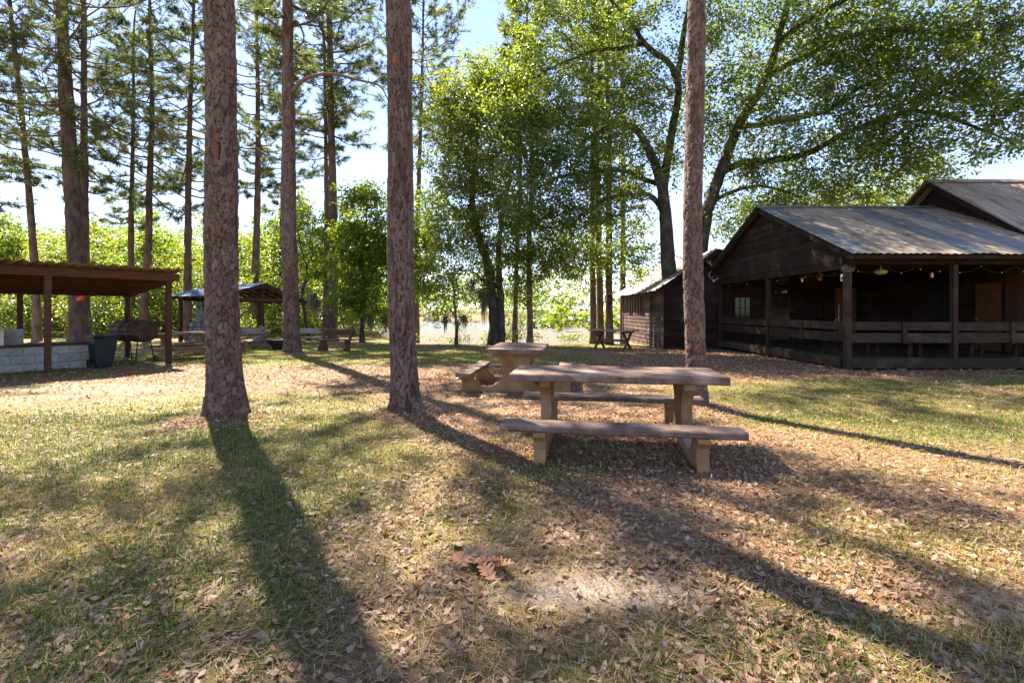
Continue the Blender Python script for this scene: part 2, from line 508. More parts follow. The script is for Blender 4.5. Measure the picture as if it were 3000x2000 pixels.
ground = link('ground', np_mesh('ground', V, F, M['ground'], smooth=True, vattr={'grass': zg, 'leaves': zl, 'sand': zs, 'mud': mudm}))
tag(ground, 'sunlit lawn of thin grass, straw and fallen leaves', 'ground', kind='structure')

# the drained lake: what is left of its water
mw, nt, b = new_mat('lake water')
b.inputs['Base Color'].default_value = (.10, .14, .17, 1)
b.inputs['Roughness'].default_value = .12
b.inputs['Specular IOR Level'].default_value = .6
bump(nt, b, noise_node(nt, 1.2, 3, (.3, 1.5, 1)), .25, .05)
wv = MB()
wv.add([(-160, 68, 0), (40, 68, 0), (40, 132, 0), (-160, 132, 0)], [(0, 1, 2, 3)])
water = wv.build('lake_water', mw)
water.location = (0, 0, -1.42)
tag(water, 'strip of pale blue water left in the drained lake', 'water', kind='structure')

rng = np.random.default_rng(11)

def wedge(n, y0, y1, margin=.8, p=1.0):
    """spots in front of the camera's place, thinning out with distance"""
    u = rng.random(n)
    y = y0 + (y1 - y0) * u ** p
    x = (rng.random(n) * 2 - 1) * (1.12 * y + margin)
    return x, y

BLOCKED = []     # (x0,x1,y0,y1) where neither grass nor leaves lie
def keep_out(x, y):
    k = np.ones(len(x), bool)
    k &= ~((x > 8.0) & (y > 11.5) & (y < 19)) & ~((x > 5.95) & (y > 18.5) & (y < 25))
    return k

def grass_blades(n, y0, y1, hmul, wmul, p=1.0):
    x, y = wedge(n, y0, y1, p=p)
    g, l, s = zones(x, y)
    clump = fbm(x * 3.1, y * 3.1, 61, 3)
    dens = np.clip(.16 + 1.0 * g * sstep(.30, .62, clump + .25 * g) + .15, 0, 1) * (1 - .75 * l * (1 - g)) * (1 - .92 * s)
    k = (rng.random(n) < dens) & keep_out(x, y) & (y < shore(x) + .3)
    x, y, g, l = x[k], y[k], g[k], l[k]
    n = len(x)
    z = ground_h(x, y)
    h = (.018 + .040 * rng.random(n) ** 1.6) * hmul * (.75 + .5 * g)
    tall = rng.random(n) < .03
    h[tall] *= 1.8
    w = (.0028 + .0028 * rng.random(n)) * wmul * (1 + .09 * y)
    a = rng.random(n) * 2 * np.pi
    lean = .3 + 1.1 * rng.random(n)
    dx, dy = np.cos(a), np.sin(a)
    sx, sy = -dy, dx
    P = np.stack([x, y, z - .004], 1)
    D = np.stack([dx, dy, 0 * x], 1); S = np.stack([sx, sy, 0 * x], 1); U = np.array([0, 0, 1.])
    m = P + D * (h * .28 * lean)[:, None] + U * (h * .62)[:, None]
    t = P + D * (h * .95 * lean)[:, None] + U * (h * (1.0 - .25 * lean))[:, None]
    V = np.stack([P - S * w[:, None] / 2, P + S * w[:, None] / 2, m + S * w[:, None] * .4, m - S * w[:, None] * .4, t], 1).reshape(-1, 3)
    o = np.arange(n)[:, None] * 5
    Q = o + np.array([[0, 1, 2, 3]]); T = o + np.array([[3, 2, 4]])
    gn = fbm(x * 1.1, y * 1.1, 71, 3)
    tint = np.clip(.74 - .50 * g - 1.1 * (gn - .5) + .30 * rng.standard_normal(n), 0, 1)
    return V, Q, T, tint

def build_grass(name, parts, label):
    Vs, Qs, Ts, tq, tt = [], [], [], [], []
    off = 0
    for V, Q, T, tint in parts:
        Vs.append(V); Qs.append(Q + off); Ts.append(T + off); tq.append(tint); off += len(V)
    tq = np.concatenate(tq)
    me = np_mesh(name, np.concatenate(Vs), [np.concatenate(Qs), np.concatenate(Ts)], M['grass_blade'], fattr={'tint': np.concatenate([tq, tq])})
    return tag(link(name, me), label, 'grass', kind='stuff')

build_grass('grass', [grass_blades(150000, 1.4, 6.5, 1.0, 1.0, .9), grass_blades(112000, 6.0, 22, 1.05, 1.25)],
            'thin green and straw coloured grass over the lawn')

def fallen_leaves(n, y0, y1, size, p=1.0):
    x, y = wedge(n, y0, y1, p=p)
    g, l, s = zones(x, y)
    dens = np.clip(.03 + 1.05 * l ** 1.5, 0, 1) * (1 - .8 * s)
    k = (rng.random(n) < dens) & keep_out(x, y) & (y < shore(x) + .2)
    x, y = x[k], y[k]
    n = len(x)
    z = ground_h(x, y) + .004 + .022 * rng.random(n)
    L = size * (.4 + 1.0 * rng.random(n) ** 1.5); W = L * (.28 + .22 * rng.random(n))
    a = rng.random(n) * 2 * np.pi
    tilt = .45 * rng.standard_normal(n); roll = .5 * rng.standard_normal(n); fold = .18 + .35 * rng.random(n); curl = .5 * rng.standard_normal(n)
    D = np.stack([np.cos(a) * np.cos(tilt), np.sin(a) * np.cos(tilt), np.sin(tilt)], 1)
    S = np.stack([-np.sin(a) * np.cos(roll), np.cos(a) * np.cos(roll), np.sin(roll)], 1)
    U = np.cross(D, S)
    P = np.stack([x, y, z + .3 * np.abs(np.sin(tilt)) * L], 1)
    c = lambda v: v[:, None]
    base = P - D * c(L / 2); tip = P + D * c(L / 2) + U * c(curl * L * .25)
    ctr = P - U * c(fold * W * .3)
    pts = [base, P - D * c(L * .18) + S * c(W * .5) + U * c(fold * W * .4), P + D * c(L * .2) + S * c(W * .42) + U * c(fold * W * .4), tip,
           P + D * c(L * .2) - S * c(W * .42) + U * c(fold * W * .4), P - D * c(L * .18) - S * c(W * .5) + U * c(fold * W * .4), ctr]
    V = np.stack(pts, 1).reshape(-1, 3)
    o = np.arange(n)[:, None] * 7
    Q = np.concatenate([o + np.array([[6, 0, 1, 2]]), o + np.array([[6, 4, 5, 0]])])
    T = np.concatenate([o + np.array([[6, 2, 3]]), o + np.array([[6, 3, 4]])])
    tint = np.clip(.52 + .22 * rng.standard_normal(n), 0, .96)
    tint[rng.random(n) < .025] = 1.0
    return V, Q, T, np.concatenate([tint, tint])

Vs, Qs, Ts, tq = [], [], [], []
off = 0
for a in ((52000, 1.4, 6.5, .042, .9), (34000, 6.0, 20, .058, 1.0), (9000, 10, 19, .085, 1.0)):
    V, Q, T, t = fallen_leaves(*a)
    Vs.append(V); Qs.append(Q + off); Ts.append(T + off); tq.append(t); off += len(V)
tq = np.concatenate(tq)
me = np_mesh('leaf_litter', np.concatenate(Vs), [np.concatenate(Qs), np.concatenate(Ts)], M['dry_leaf'], fattr={'tint': np.concatenate([tq, tq])})
tag(link('leaf_litter', me), 'tan and brown fallen oak leaves strewn over the lawn', 'leaf litter', kind='stuff')

n = 80000
x, y = wedge(n, 1.4, 14)
g, l, s = zones(x, y)
k = keep_out(x, y) & (rng.random(n) < np.clip(.25 + .9 * l, 0, 1) * (1 - .7 * s)); x, y = x[k], y[k]; n = len(x)
C = np.stack([x, y, ground_h(x, y) + .006 + .012 * rng.random(n)], 1)
d = rng.standard_normal((n, 3)) * [1, 1, .3]; d /= np.linalg.norm(d, axis=1, keepdims=True)
sd_ = np.cross(d, rng.standard_normal((n, 3)) * .5 + [0, 0, 1.4]); sd_ /= np.linalg.norm(sd_, axis=1, keepdims=True)
L = (.012 + .022 * rng.random(n))[:, None] * (1 + .03 * y[:, None]); W = L * .55
V = np.stack([C - d * L, C + sd_ * W, C + d * L, C - sd_ * W], 1).reshape(-1, 3)
me = np_mesh('leaf_crumbs', V, np.arange(n * 4).reshape(-1, 4), M['dry_leaf'], fattr={'tint': np.clip(.55 + .22 * rng.standard_normal(n), 0, .96)})
tag(link('leaf_crumbs', me), 'small broken bits of dry leaf all over the soil', 'leaf litter', kind='stuff')

# pine straw: loose thin needles lying on the soil
n = 110000
x, y = wedge(n, 1.4, 13)
k = keep_out(x, y); x, y = x[k], y[k]; n = len(x)
a = rng.random(n) * np.pi * 2; L = .05 + .09 * rng.random(n); w = .0016 * (1 + .14 * y)
P = np.stack([x, y, ground_h(x, y) + .004 + .018 * rng.random(n)], 1)
D = np.stack([np.cos(a), np.sin(a), .15 * rng.standard_normal(n)], 1); S = np.stack([-np.sin(a), np.cos(a), 0 * a], 1)
V = np.stack([P - S * w[:, None], P + S * w[:, None], P + D * L[:, None]], 1).reshape(-1, 3)
T = np.arange(n * 3).reshape(-1, 3)
me = np_mesh('pine_straw', V, T, M['dry_leaf'], fattr={'tint': np.clip(.5 + .25 * rng.standard_normal(n), 0, .95)})
tag(link('pine_straw', me), 'loose brown pine needles lying on the soil', 'pine straw', kind='stuff')
# ------------------------------------------------------------------ trees
def smooth_path(P, step):
    """Catmull-Rom through the points, resampled about every step metres"""
    P = np.asarray(P, float)
    Q = np.vstack([2 * P[0] - P[1], P, 2 * P[-1] - P[-2]])
    out = []
    for i in range(1, len(Q) - 2):
        p0, p1, p2, p3 = Q[i - 1], Q[i], Q[i + 1], Q[i + 2]
        n = max(2, int(np.linalg.norm(p2 - p1) / step))
        t = np.linspace(0, 1, n, endpoint=False)[:, None]
        out.append(.5 * ((2 * p1) + (-p0 + p2) * t + (2 * p0 - 5 * p1 + 4 * p2 - p3) * t ** 2 + (-p0 + 3 * p1 - 3 * p2 + p3) * t ** 3))
    out.append(P[-1][None])
    return np.vstack(out)

def plated_trunk(path, rad, seed, res, upto, cell=(.075, .15), depth=.016, flare=.5, flare_h=.35):
    """trunk surface with real bark plates: cracks sunk between cells, plates uneven"""
    path = np.asarray(path, float); rad = np.asarray(rad, float)
    fine = path[:, 2] <= upto
    segs = int(2 * np.pi * rad[0] / res)
    hs = np.concatenate([np.arange(path[0][2], upto, res * 1.25), np.arange(upto, path[-1][2], .25)])
    C = np.stack([np.interp(hs, path[:, 2], path[:, 0]), np.interp(hs, path[:, 2], path[:, 1]), hs], 1)
    r = np.interp(hs, path[:, 2], rad)
    h0 = hs - hs[0]
    a = np.linspace(0, 2 * np.pi, segs, endpoint=False)
    A, Hh = np.meshgrid(a, h0)
    r2 = r[:, None] * np.ones_like(A)
    fl = np.exp(-Hh / flare_h)
    r2 = r2 * (1 + flare * fl * (.68 + .32 * np.cos(A * 5 + seed)) + .05 * np.sin(A * 3 + Hh * 1.3 + seed) + .03 * np.sin(A * 2 - Hh * 2.1))
    ncol = max(6, int(round(2 * np.pi * rad[0] / cell[0])))
    U = A / (2 * np.pi) * ncol; Vv = Hh / cell[1]
    cA, sA = np.cos(A), np.sin(A)
    U = U + .75 * (fbm(cA * 3 + Hh * 3.1, sA * 3 + Hh * 2.3, seed + 3, 3) - .5) * 2
    Vv = Vv + 1.1 * (fbm(cA * 4 + Hh * 1.3, sA * 4 - Hh * 1.1, seed + 7, 3) - .5) * 2
    iu = np.floor(U); iv = np.floor(Vv)
    d1 = np.full(A.shape, 9.); d2 = np.full(A.shape, 9.); idv = np.zeros(A.shape)
    for du in (-1, 0, 1):
        for dv in (-1, 0, 1):
            cu = iu + du; cv = iv + dv
            wu = np.mod(cu, ncol)
            ox = hash2(wu, cv, seed); oy = hash2(wu, cv, seed + 101); idn = hash2(wu, cv, seed + 202)
            d = np.abs(U - (cu + .15 + .7 * ox)) ** 1.6 + np.abs(Vv - (cv + .1 + .8 * oy)) ** 1.6
            near = d < d1
            d2 = np.where(near, d1, np.minimum(d2, d)); idv = np.where(near, idn, idv); d1 = np.where(near, d, d1)
    edge = np.clip((d2 - d1) / .34, 0, 1)
    crack = 1 - sstep(.03, .48, edge)
    fl2 = fbm(A * 14, Hh * 22, seed + 9, 3)
    fiss = sstep(.52, .66, 1 - np.abs(2 * fbm(cA * 3.2 + Hh * .35, sA * 3.2 + Hh * .3, seed + 61, 3) - 1) - .30 * (1 - idv))
    crack = np.maximum(crack, 0)
    disp = depth * (sstep(.02, .38, edge) * (.55 + .9 * idv) + .5 * (fl2 - .5))
    r2 = r2 - depth * .7 + disp
    X = C[:, 0][:, None] + r2 * np.cos(A); Y = C[:, 1][:, None] + r2 * np.sin(A)
    V = np.stack([X, Y, np.repeat(C[:, 2][:, None], segs, 1)], -1).reshape(-1, 3)
    n = len(hs)
    i = np.arange(n - 1)[:, None] * segs; j = np.arange(segs)[None, :]; k = (j + 1) % segs
    F = np.stack([i + j, i + k, i + segs + k, i + segs + j], -1).reshape(-1, 4)
    pl = np.clip(idv * .78 + .5 * (fbm(A * 3, Hh * 2.5, seed + 31, 3) - .4), 0, .86)
    red = (hash2(np.floor(idv * 9999), np.floor(idv * 777), seed) < .022)
    pl = np.where(red, .9 + .1 * fl2, pl)
    return V, F, pl.ravel(), crack.ravel() * .9

def needles(tips, dirs, n_per, L, w, rs, tint0):
    """tufts of thin needles standing round each tip"""
    T = np.repeat(tips, n_per, 0); D = np.repeat(dirs, n_per, 0)
    m = len(T)
    rv = rs.standard_normal((m, 3)); rv /= np.linalg.norm(rv, axis=1, keepdims=True)
    d = D * .75 + rv * .95 + np.array([0, 0, .18])
    d /= np.linalg.norm(d, axis=1, keepdims=True)
    ln = L * (.65 + .6 * rs.random(m))
    start = T + D * (rs.random(m)[:, None] - .7) * L * .7
    s = np.cross(d, rs.standard_normal((m, 3))); s /= np.maximum(np.linalg.norm(s, axis=1, keepdims=True), 1e-6)
    ww = w * (.7 + .6 * rs.random(m))[:, None]
    tip = start + d * ln[:, None] - np.array([0, 0, 1.]) * (ln * .14)[:, None]
    V = np.stack([start - s * ww / 2, start + s * ww / 2, tip], 1).reshape(-1, 3)
    tint = np.clip(np.repeat(tint0, n_per) + .14 * rs.standard_normal(m), 0, 1)
    return V, tint

def pine(label, pts, r0, height, crown_from, seed, spread=2.6, n_br=44, tuft=20, plated=None, group=None, dead=(), low_stubs=5, wd=.026, pname='pine_tree', top_taper=.22):
    """pts: trunk points (base first); carried on up to height along the last lean"""
    rs = np.random.default_rng(seed)
    P = [np.array(p, float) for p in pts]
    base = P[0].copy()
    base[2] = float(ground_h(base[0], base[1])) - .08
    P[0] = base
    d = (P[-1] - P[-2]); d = d / max(d[2], .1)
    d = np.array([d[0] * .5, d[1] * .5, 1.0])
    k = 0
    while P[-1][2] < height:
        k += 1
        P.append(P[-1] + d * min(3.0, height - P[-1][2] + .01) + np.array([rs.normal(0, .10), rs.normal(0, .10), 0]))
    path = smooth_path(P, .35)
    path = path[np.argsort(path[:, 2])]
    hfrac = np.clip((path[:, 2] - base[2]) / (height - base[2]), 0, 1)
    rad = r0 * (1 - (1 - top_taper) * hfrac ** 1.25)
    root = thing(pname, label, 'tree', tuple(base), 0, group)
    off = base
    if plated:
        V, F, pl, cr = plated_trunk(path, rad, seed, plated['res'], plated['upto'], plated.get('cell', (.075, .15)), plated.get('depth', .016), plated.get('flare', .5), plated.get('flare_h', .35))
        link('trunk', np_mesh('trunk', V - off, F, M['pine_bark'], smooth=True, vattr={'plate': pl, 'crack': cr}), root)
    else:
        V, F = tube_np(path, rad * (1 + .35 * np.exp(-(path[:, 2] - base[2]) / .4)), 12)
        V += rs.normal(0, .012, V.shape) * np.array([1, 1, 0])
        link('trunk', np_mesh('trunk', V - off, F, M['pine_far_bark'], smooth=True), root)
    tb = Tubes(); tips = []; tdir = []; ttint = []
    ang = rs.random() * 6.28
    for i in range(n_br):
        f = (i + rs.random() * .8) / n_br
        hz = crown_from + (height - .5 - crown_from) * f
        c = np.array([np.interp(hz, path[:, 2], path[:, 0]), np.interp(hz, path[:, 2], path[:, 1]), hz])
        rr = np.interp(hz, path[:, 2], rad)
        ang += 2.2 + rs.random() * 1.2
        ln = spread * (.45 + .75 * rs.random()) * (math.sin(min(1, f * 1.5 + .32) * math.pi / 2)) * (1.05 - .72 * f ** 2.2)
        if f < .12 and rs.random() < .4: ln *= .55
        el = R(-8 + 38 * f + rs.normal(0, 12))
        dv = np.array([math.cos(ang) * math.cos(el), math.sin(ang) * math.cos(el), math.sin(el)])
        sag = -.10 * ln * (1 - f); up = .22 * ln
        t = np.linspace(0, 1, 6)[:, None]
        bp = c + dv * ln * t + np.array([0, 0, 1]) * (sag * np.sin(t * np.pi) + up * t ** 3) + np.cumsum(rs.normal(0, .035 * ln, (6, 3)), 0) * t
        tb.add(bp, np.linspace(min(.055, rr * .4), .009, 6), 5)
        side = np.cross(dv, [0, 0, 1.]); side /= np.linalg.norm(side)
        br_t = np.clip(.34 + .20 * rs.standard_normal(), 0, .9)
        nsub = int(5 + ln * 2.2)
        for s in range(nsub):
            u = .30 + .70 * (s + rs.random()) / nsub
            q = np.array([np.interp(u, t[:, 0], bp[:, j]) for j in range(3)])
            sl = (.28 + .42 * rs.random()) * (1.1 - .5 * u) * ln * .5 + .12
            sd = dv * (.5 + .4 * rs.random()) + side * rs.choice([-1, 1]) * (.4 + .6 * rs.random()) + np.array([0, 0, rs.normal(.22, .28)])
            sd /= np.linalg.norm(sd)
            e = q + sd * sl + np.array([0, 0, .12 * sl])
            mid = (q + e) / 2 + rs.normal(0, .05, 3)
            tb.add(np.array([q, mid, e]), np.array([.012, .008, .005]), 4)
            for w in (1.0, .72, .45):
                if w < 1 and rs.random() < .28: continue
                tips.append(q + (e - q) * w + rs.normal(0, .04, 3)); tdir.append(sd); ttint.append(br_t + .1 * rs.standard_normal())
        tips.append(bp[-1]); tdir.append(dv); ttint.append(br_t)
    for i in range(low_stubs):
        hz = base[2] + 2.5 + (crown_from - base[2] - 2.5) * rs.random()
        c = np.array([np.interp(hz, path[:, 2], path[:, 0]), np.interp(hz, path[:, 2], path[:, 1]), hz])
        an = rs.random() * 6.28; ln = .3 + .9 * rs.random() ** 2
        dv = np.array([math.cos(an), math.sin(an), rs.normal(.05, .2)])
        tb.add(np.array([c, c + dv * ln * .5 + [0, 0, .03], c + dv * ln + [0, 0, -.05]]), np.array([.022, .015, .006]), 5)
    me = tb.mesh('branches', M['pine_far_bark'])
    me.transform(Matrix.Translation(Vector(-off)))
    tag(link('branches', me, root), kind='stuff')
    V, tint = needles(np.array(tips), np.array(tdir), tuft, .29, wd, rs, np.array(ttint))
    Fn = np.arange(len(V)).reshape(-1, 3)
    tag(link('crown', np_mesh('crown', V - off, Fn, M['needle'], fattr={'tint': tint}), root), kind='stuff')
    for dp, r_a, r_b in dead:
        dpp = smooth_path(dp, .15)
        D = Tubes(); D.add(dpp, np.linspace(r_a, r_b, len(dpp)), 7)
        for q in range(5):
            i0 = int(len(dpp) * (.45 + .5 * rs.random()))
            i0 = min(i0, len(dpp) - 1)
            e = dpp[i0] + rs.normal(0, .35, 3) + [0, 0, .1]
            D.add(np.array([dpp[i0], (dpp[i0] + e) / 2 + rs.normal(0, .05, 3), e]), np.array([r_b * 1.1, r_b * .8, .004]), 4)
        me = D.mesh('dead_branch', M['pine_far_bark'])
        me.transform(Matrix.Translation(Vector(-off)))
        link('dead_branch', me, root)
    return root

def leaf_cards(C, L, W, rs, up=.35, droop=0.0, out=None):
    """pointed leaves (two triangles folded on the midrib) scattered at C"""
    n = len(C)
    d = rs.standard_normal((n, 3)); d[:, 2] = d[:, 2] * .6 - droop
    if out is not None:
        d = d * .55 + out / np.maximum(np.linalg.norm(out, axis=1, keepdims=True), 1e-4) * 1.0
    d /= np.linalg.norm(d, axis=1, keepdims=True)
    nrm = rs.standard_normal((n, 3)) * .8 + np.array([0, 0, up * 2])
    s = np.cross(d, nrm); s /= np.maximum(np.linalg.norm(s, axis=1, keepdims=True), 1e-6)
    u = np.cross(s, d)
    l = (L * (.6 + .7 * rs.random(n)))[:, None]; w = (W * (.6 + .7 * rs.random(n)))[:, None]
    V = np.stack([C - d * l / 2, C + s * w / 2 + u * w * .18, C + d * l / 2, C - s * w / 2 + u * w * .18], 1).reshape(-1, 3)
    o = np.arange(n)[:, None] * 4
    F = np.stack([o + np.array([[0, 1, 2]]), o + np.array([[0, 2, 3]])], 1).reshape(-1, 3)
    return V, F

def broadleaf(name, label, base, limbs, blobs, leaf, seed, mat_leaf, bark, cat='tree', group=None, twig_r=.016, moss=(), trunk_seg=12):
    """limbs: [(points, r_start, r_end)], the first is the trunk; blobs: [(centre, radii, sprigs)];
    leaf: dict(n=leaves per sprig, L=, W=, sig=)"""
    rs = np.random.default_rng(seed)
    base = np.array(base, float)
    root = thing(name, label, cat, tuple(base), 0, group)
    nodes = []; nrad = []
    tr = Tubes(); lb = Tubes()
    for i, (pts, ra, rb) in enumerate(limbs):
        P = smooth_path(pts, .25)
        P[1:-1] += rs.normal(0, .015, P[1:-1].shape)
        r = np.linspace(ra, rb, len(P))
        if i == 0 or ra > .8 * limbs[0][1]:
            hb = P[:, 2] - base[2]
            rr = r * (1 + .5 * np.exp(-np.maximum(hb, 0) / .35))
            tr.add(P, rr, trunk_seg)
        else:
            lb.add(P, r, 8)
        sk = slice(int(len(P) * (.55 if i == 0 else .2)), None)
        nodes.append(P[sk]); nrad.append(r[sk])
    nodes = np.vstack(nodes); nrad = np.concatenate(nrad)
    pts = []
    for c, rr, n in blobs:
        v = rs.standard_normal((n, 3)); v /= np.linalg.norm(v, axis=1, keepdims=True)
        q = v * (rs.random((n, 1)) ** (1 / 2.4)) * np.array(rr) + np.array(c)
        pts.append(q)
    pts = np.vstack(pts)
    dmin = np.array([np.min(np.sum((nodes - p) ** 2, 1)) for p in pts])
    pts = pts[np.argsort(dmin)]
    cap = len(nodes) + 4 * len(pts)
    NA = np.zeros((cap, 3)); NR = np.zeros(cap); m = len(nodes)
    NA[:m] = nodes; NR[:m] = nrad
    cents = []; ctint = []
    for p in pts:
        d2 = np.sum((NA[:m] - p) ** 2, 1)
        j = int(np.argmin(d2)); q = NA[j]; dist = math.sqrt(d2[j])
        mid = (q * .55 + p * .45) + np.array([0, 0, .10 * dist]) + rs.normal(0, .05 * dist + .01, 3)
        c3 = np.array([q, mid, (mid + p) / 2 + rs.normal(0, .04 * dist, 3), p])
        r0 = min(NR[j] * .75, twig_r * (.6 + .55 * dist))
        lb.add(c3, np.array([r0, r0 * .75, r0 * .5, .004]), 4)
        for t_, w_ in ((c3[1], .75), (c3[2], .5), (p, .35)):
            NA[m] = t_; NR[m] = max(r0 * w_, .006); m += 1
        cents.append(p); ctint.append(rs.normal(.50, .20))
        if dist > .9:
            cents.append(c3[2]); ctint.append(rs.normal(.4, .16))
    cents = np.array(cents); ctint = np.array(ctint)
    nl = leaf['n']
    # three to six twig ends round each sprig, leaves fanning out from them
    nt_ = 5
    tw = np.repeat(cents, nt_, 0) + rs.standard_normal((len(cents) * nt_, 3)) * leaf['sig'] * np.array([1.1, 1.1, .6]) * (.6 + .8 * np.repeat(rs.random(len(cents)), nt_))[:, None]
    pick = np.repeat(np.arange(len(cents)), nl) * nt_ + rs.integers(0, nt_, len(cents) * nl)
    O = rs.standard_normal((len(pick), 3)) * leaf['sig'] * .46 * np.array([1, 1, .75])
    C = tw[pick] + O
    V, F = leaf_cards(C, leaf['L'], leaf['W'], rs, droop=leaf.get('droop', .25), out=O)
    tint = np.clip(np.repeat(ctint, nl) + .2 * rs.standard_normal(len(C)), 0, 1)
    tint = np.repeat(tint, 2)
    for tb, nm in ((tr, 'trunk'), (lb, 'branches')):
        if tb.n:
            me = tb.mesh(nm, M[bark]); me.transform(Matrix.Translation(Vector(-base))); tag(link(nm, me, root), kind='stuff' if nm == 'branches' else None)
    tag(link('crown', np_mesh('crown', V - base, F, M[mat_leaf], fattr={'tint': tint}), root), kind='stuff')
    for (c, w, h, n) in moss:
        hanging_moss(root, base, c, w, h, n, rs)
    return root

def hanging_moss(root, off, c, w, h, n, rs):
    """grey strands hanging in a beard from the point c"""
    c = np.array(c, float)
    t = rs.random(n)
    top = c + np.stack([rs.normal(0, w, n), rs.normal(0, w, n), rs.normal(0, .06, n)], 1)
    ln = h * (.35 + .65 * rs.random(n)) * np.exp(-((top[:, 0] - c[0]) / (w * 1.6)) ** 2)
    s = rs.standard_normal((n, 3)); s[:, 2] = 0; s /= np.linalg.norm(s, axis=1, keepdims=True)
    ww = .012 + .012 * rs.random(n)
    bot = top - np.array([0, 0, 1.]) * ln[:, None] + rs.normal(0, .05, (n, 3))
    V = np.stack([top - s * ww[:, None], top + s * ww[:, None], bot], 1).reshape(-1, 3)
    tag(link('spanish_moss', np_mesh('spanish_moss', V - off, np.arange(3 * n).reshape(-1, 3), M['moss'], fattr={'tint': rs.random(n)}), root), kind='stuff')

def chain(spec, y0, y1=None):
    """pixel polyline -> world points with depth running from y0 to y1"""
    n = len(spec); y1 = y0 if y1 is None else y1
    return [PX(px, py, y0 + (y1 - y0) * i / max(1, n - 1)) for i, (px, py) in enumerate(spec)]

def blob(px, py, y, rx, ry, n, rdep=None):
    s = y / FPX
    return (PX(px, py, y), (rx * s, (rdep if rdep is not None else (rx + ry) / 2 * s), ry * s), n)

# ---- the three big trunks close by
PG = 'tall pines around the lawn'
pine('thick plated pine trunk, leftmost of the two big ones nearest the picnic table', chain([(668, 1228), (655, 1000), (650, 700), (648, 400), (641, 0), (638, -400)], 6.35), .196, 21, 13, 101, 3.0, 40,
     plated=dict(res=.0118, upto=6.2, cell=(.068, .125), flare=.75, flare_h=.30, depth=.022), low_stubs=0, group=PG, top_taper=.3)
pine('dark furrowed pine trunk between the fire pit bench and the square picnic table', chain([(1192, 1214), (1180, 1000), (1175, 700), (1172, 400), (1167, 0), (1165, -400)], 6.6), .176, 20, 13, 102, 3.0, 40,
     plated=dict(res=.0118, upto=6.2, cell=(.058, .21), flare=.65, flare_h=.26, depth=.020), low_stubs=0, group=PG, top_taper=.45)
pine('straight slender pine trunk rising behind the long picnic table', chain([(2040, 1192), (2036, 1000), (2030, 700), (2034, 400), (2041, 0), (2045, -400)], 7.05), .136, 20, 13.5, 103, 3.0, 40,
     plated=dict(res=.012, upto=6.6, cell=(.052, .11), flare=.45, flare_h=.25, depth=.015), low_stubs=0, group=PG, top_taper=.4)

# ---- pine at mid distance with bare crooked branches
pine('pine with bare crooked branches standing before the fire pit', chain([(857, 1030), (850, 800), (846, 500), (845, 250), (842, 0), (842, -150)], 16.3), .25, 22, 10.5, 104, 3.6, 44,
     plated=dict(res=.03, upto=13, cell=(.09, .2), flare=.4, flare_h=.35, depth=.018), low_stubs=3, group=PG,
     dead=[(chain([(848, 275), (862, 262), (898, 230), (969, 217), (1051, 235), (1112, 252), (1140, 300)], 16.3, 15.6), .075, .018),
           (chain([(846, 130), (826, 92), (775, 51), (714, 31), (690, 30)], 16.3, 15.8), .05, .012),
           (chain([(846, 80), (868, 62), (886, 92), (889, 122), (866, 142)], 16.3, 16.0), .05, .014),
           (chain([(842, 475), (790, 460), (740, 425), (700, 400)], 16.3, 16.8), .03, .008)])

# ---- the stand of pines behind the shelters
SP = [
    ('slim pine leaning left behind the barbecue shelter', [(108, 965), (105, 850), (88, 600), (60, 300), (28, 0)], 24, .17, 22, 7.5, 201, 2.6),
    ('stout pine trunk rising behind the barbecue shelter', [(232, 990), (228, 850), (215, 600), (195, 300), (180, 0)], 22, .37, 25, 7.5, 202, 3.6),
    ('thin pine stem right against the stout one behind the shelter', [(254, 985), (250, 850), (248, 600), (246, 300), (245, 0)], 23, .19, 23, 6.5, 203, 2.6),
    ('thin straight pine behind the rusty drum smoker', [(387, 965), (385, 850), (384, 650), (390, 400), (392, 100)], 28, .17, 19, 6.0, 204, 2.4),
    ('wavy pine stem behind the rusty drum smoker', [(420, 968), (424, 850), (436, 690), (437, 560), (446, 300), (438, 0)], 27, .20, 22, 7.0, 205, 2.6),
    ('pine between the two shelters', [(549, 975), (550, 800), (552, 550), (558, 300), (565, 100)], 26, .20, 20, 6.5, 206, 2.6),
    ('pine rising directly behind the gabled pavilion', [(742, 965), (748, 800), (755, 550), (755, 300), (752, 50)], 29, .23, 22, 8.0, 207, 2.8),
    ('thin dark pine just left of the crooked branched pine', [(815, 965), (822, 800), (826, 600), (830, 350), (832, 100)], 32, .15, 19, 8.0, 208, 2.2),
    ('thicker stem of the twin pines behind the plank bench', [(974, 985), (976, 800), (975, 600), (970, 350), (966, 100), (964, -50)], 24.5, .25, 24, 10.0, 209, 3.0),
    ('thinner stem of the twin pines behind the plank bench', [(952, 985), (955, 800), (957, 600), (954, 400), (950, 150)], 25.2, .14, 21, 9.0, 210, 2.6),
    ('pine mostly hidden behind the dark furrowed trunk', [(1222, 985), (1220, 800), (1228, 500), (1236, 250), (1240, 0)], 27, .17, 20, 10.5, 211, 3.0),
    ('pine at the far left edge with boughs reaching in', [(-62, 970), (-65, 700), (-70, 400), (-75, 0)], 23, .22, 23, 5.5, 212, 3.4),
]
for lab, sp, y, r, h, cf, sd, spr in SP:
    pine(lab, chain(sp, y), r, h, cf + .3, sd, spr * 1.2, 60, 20, group=PG, wd=.026)

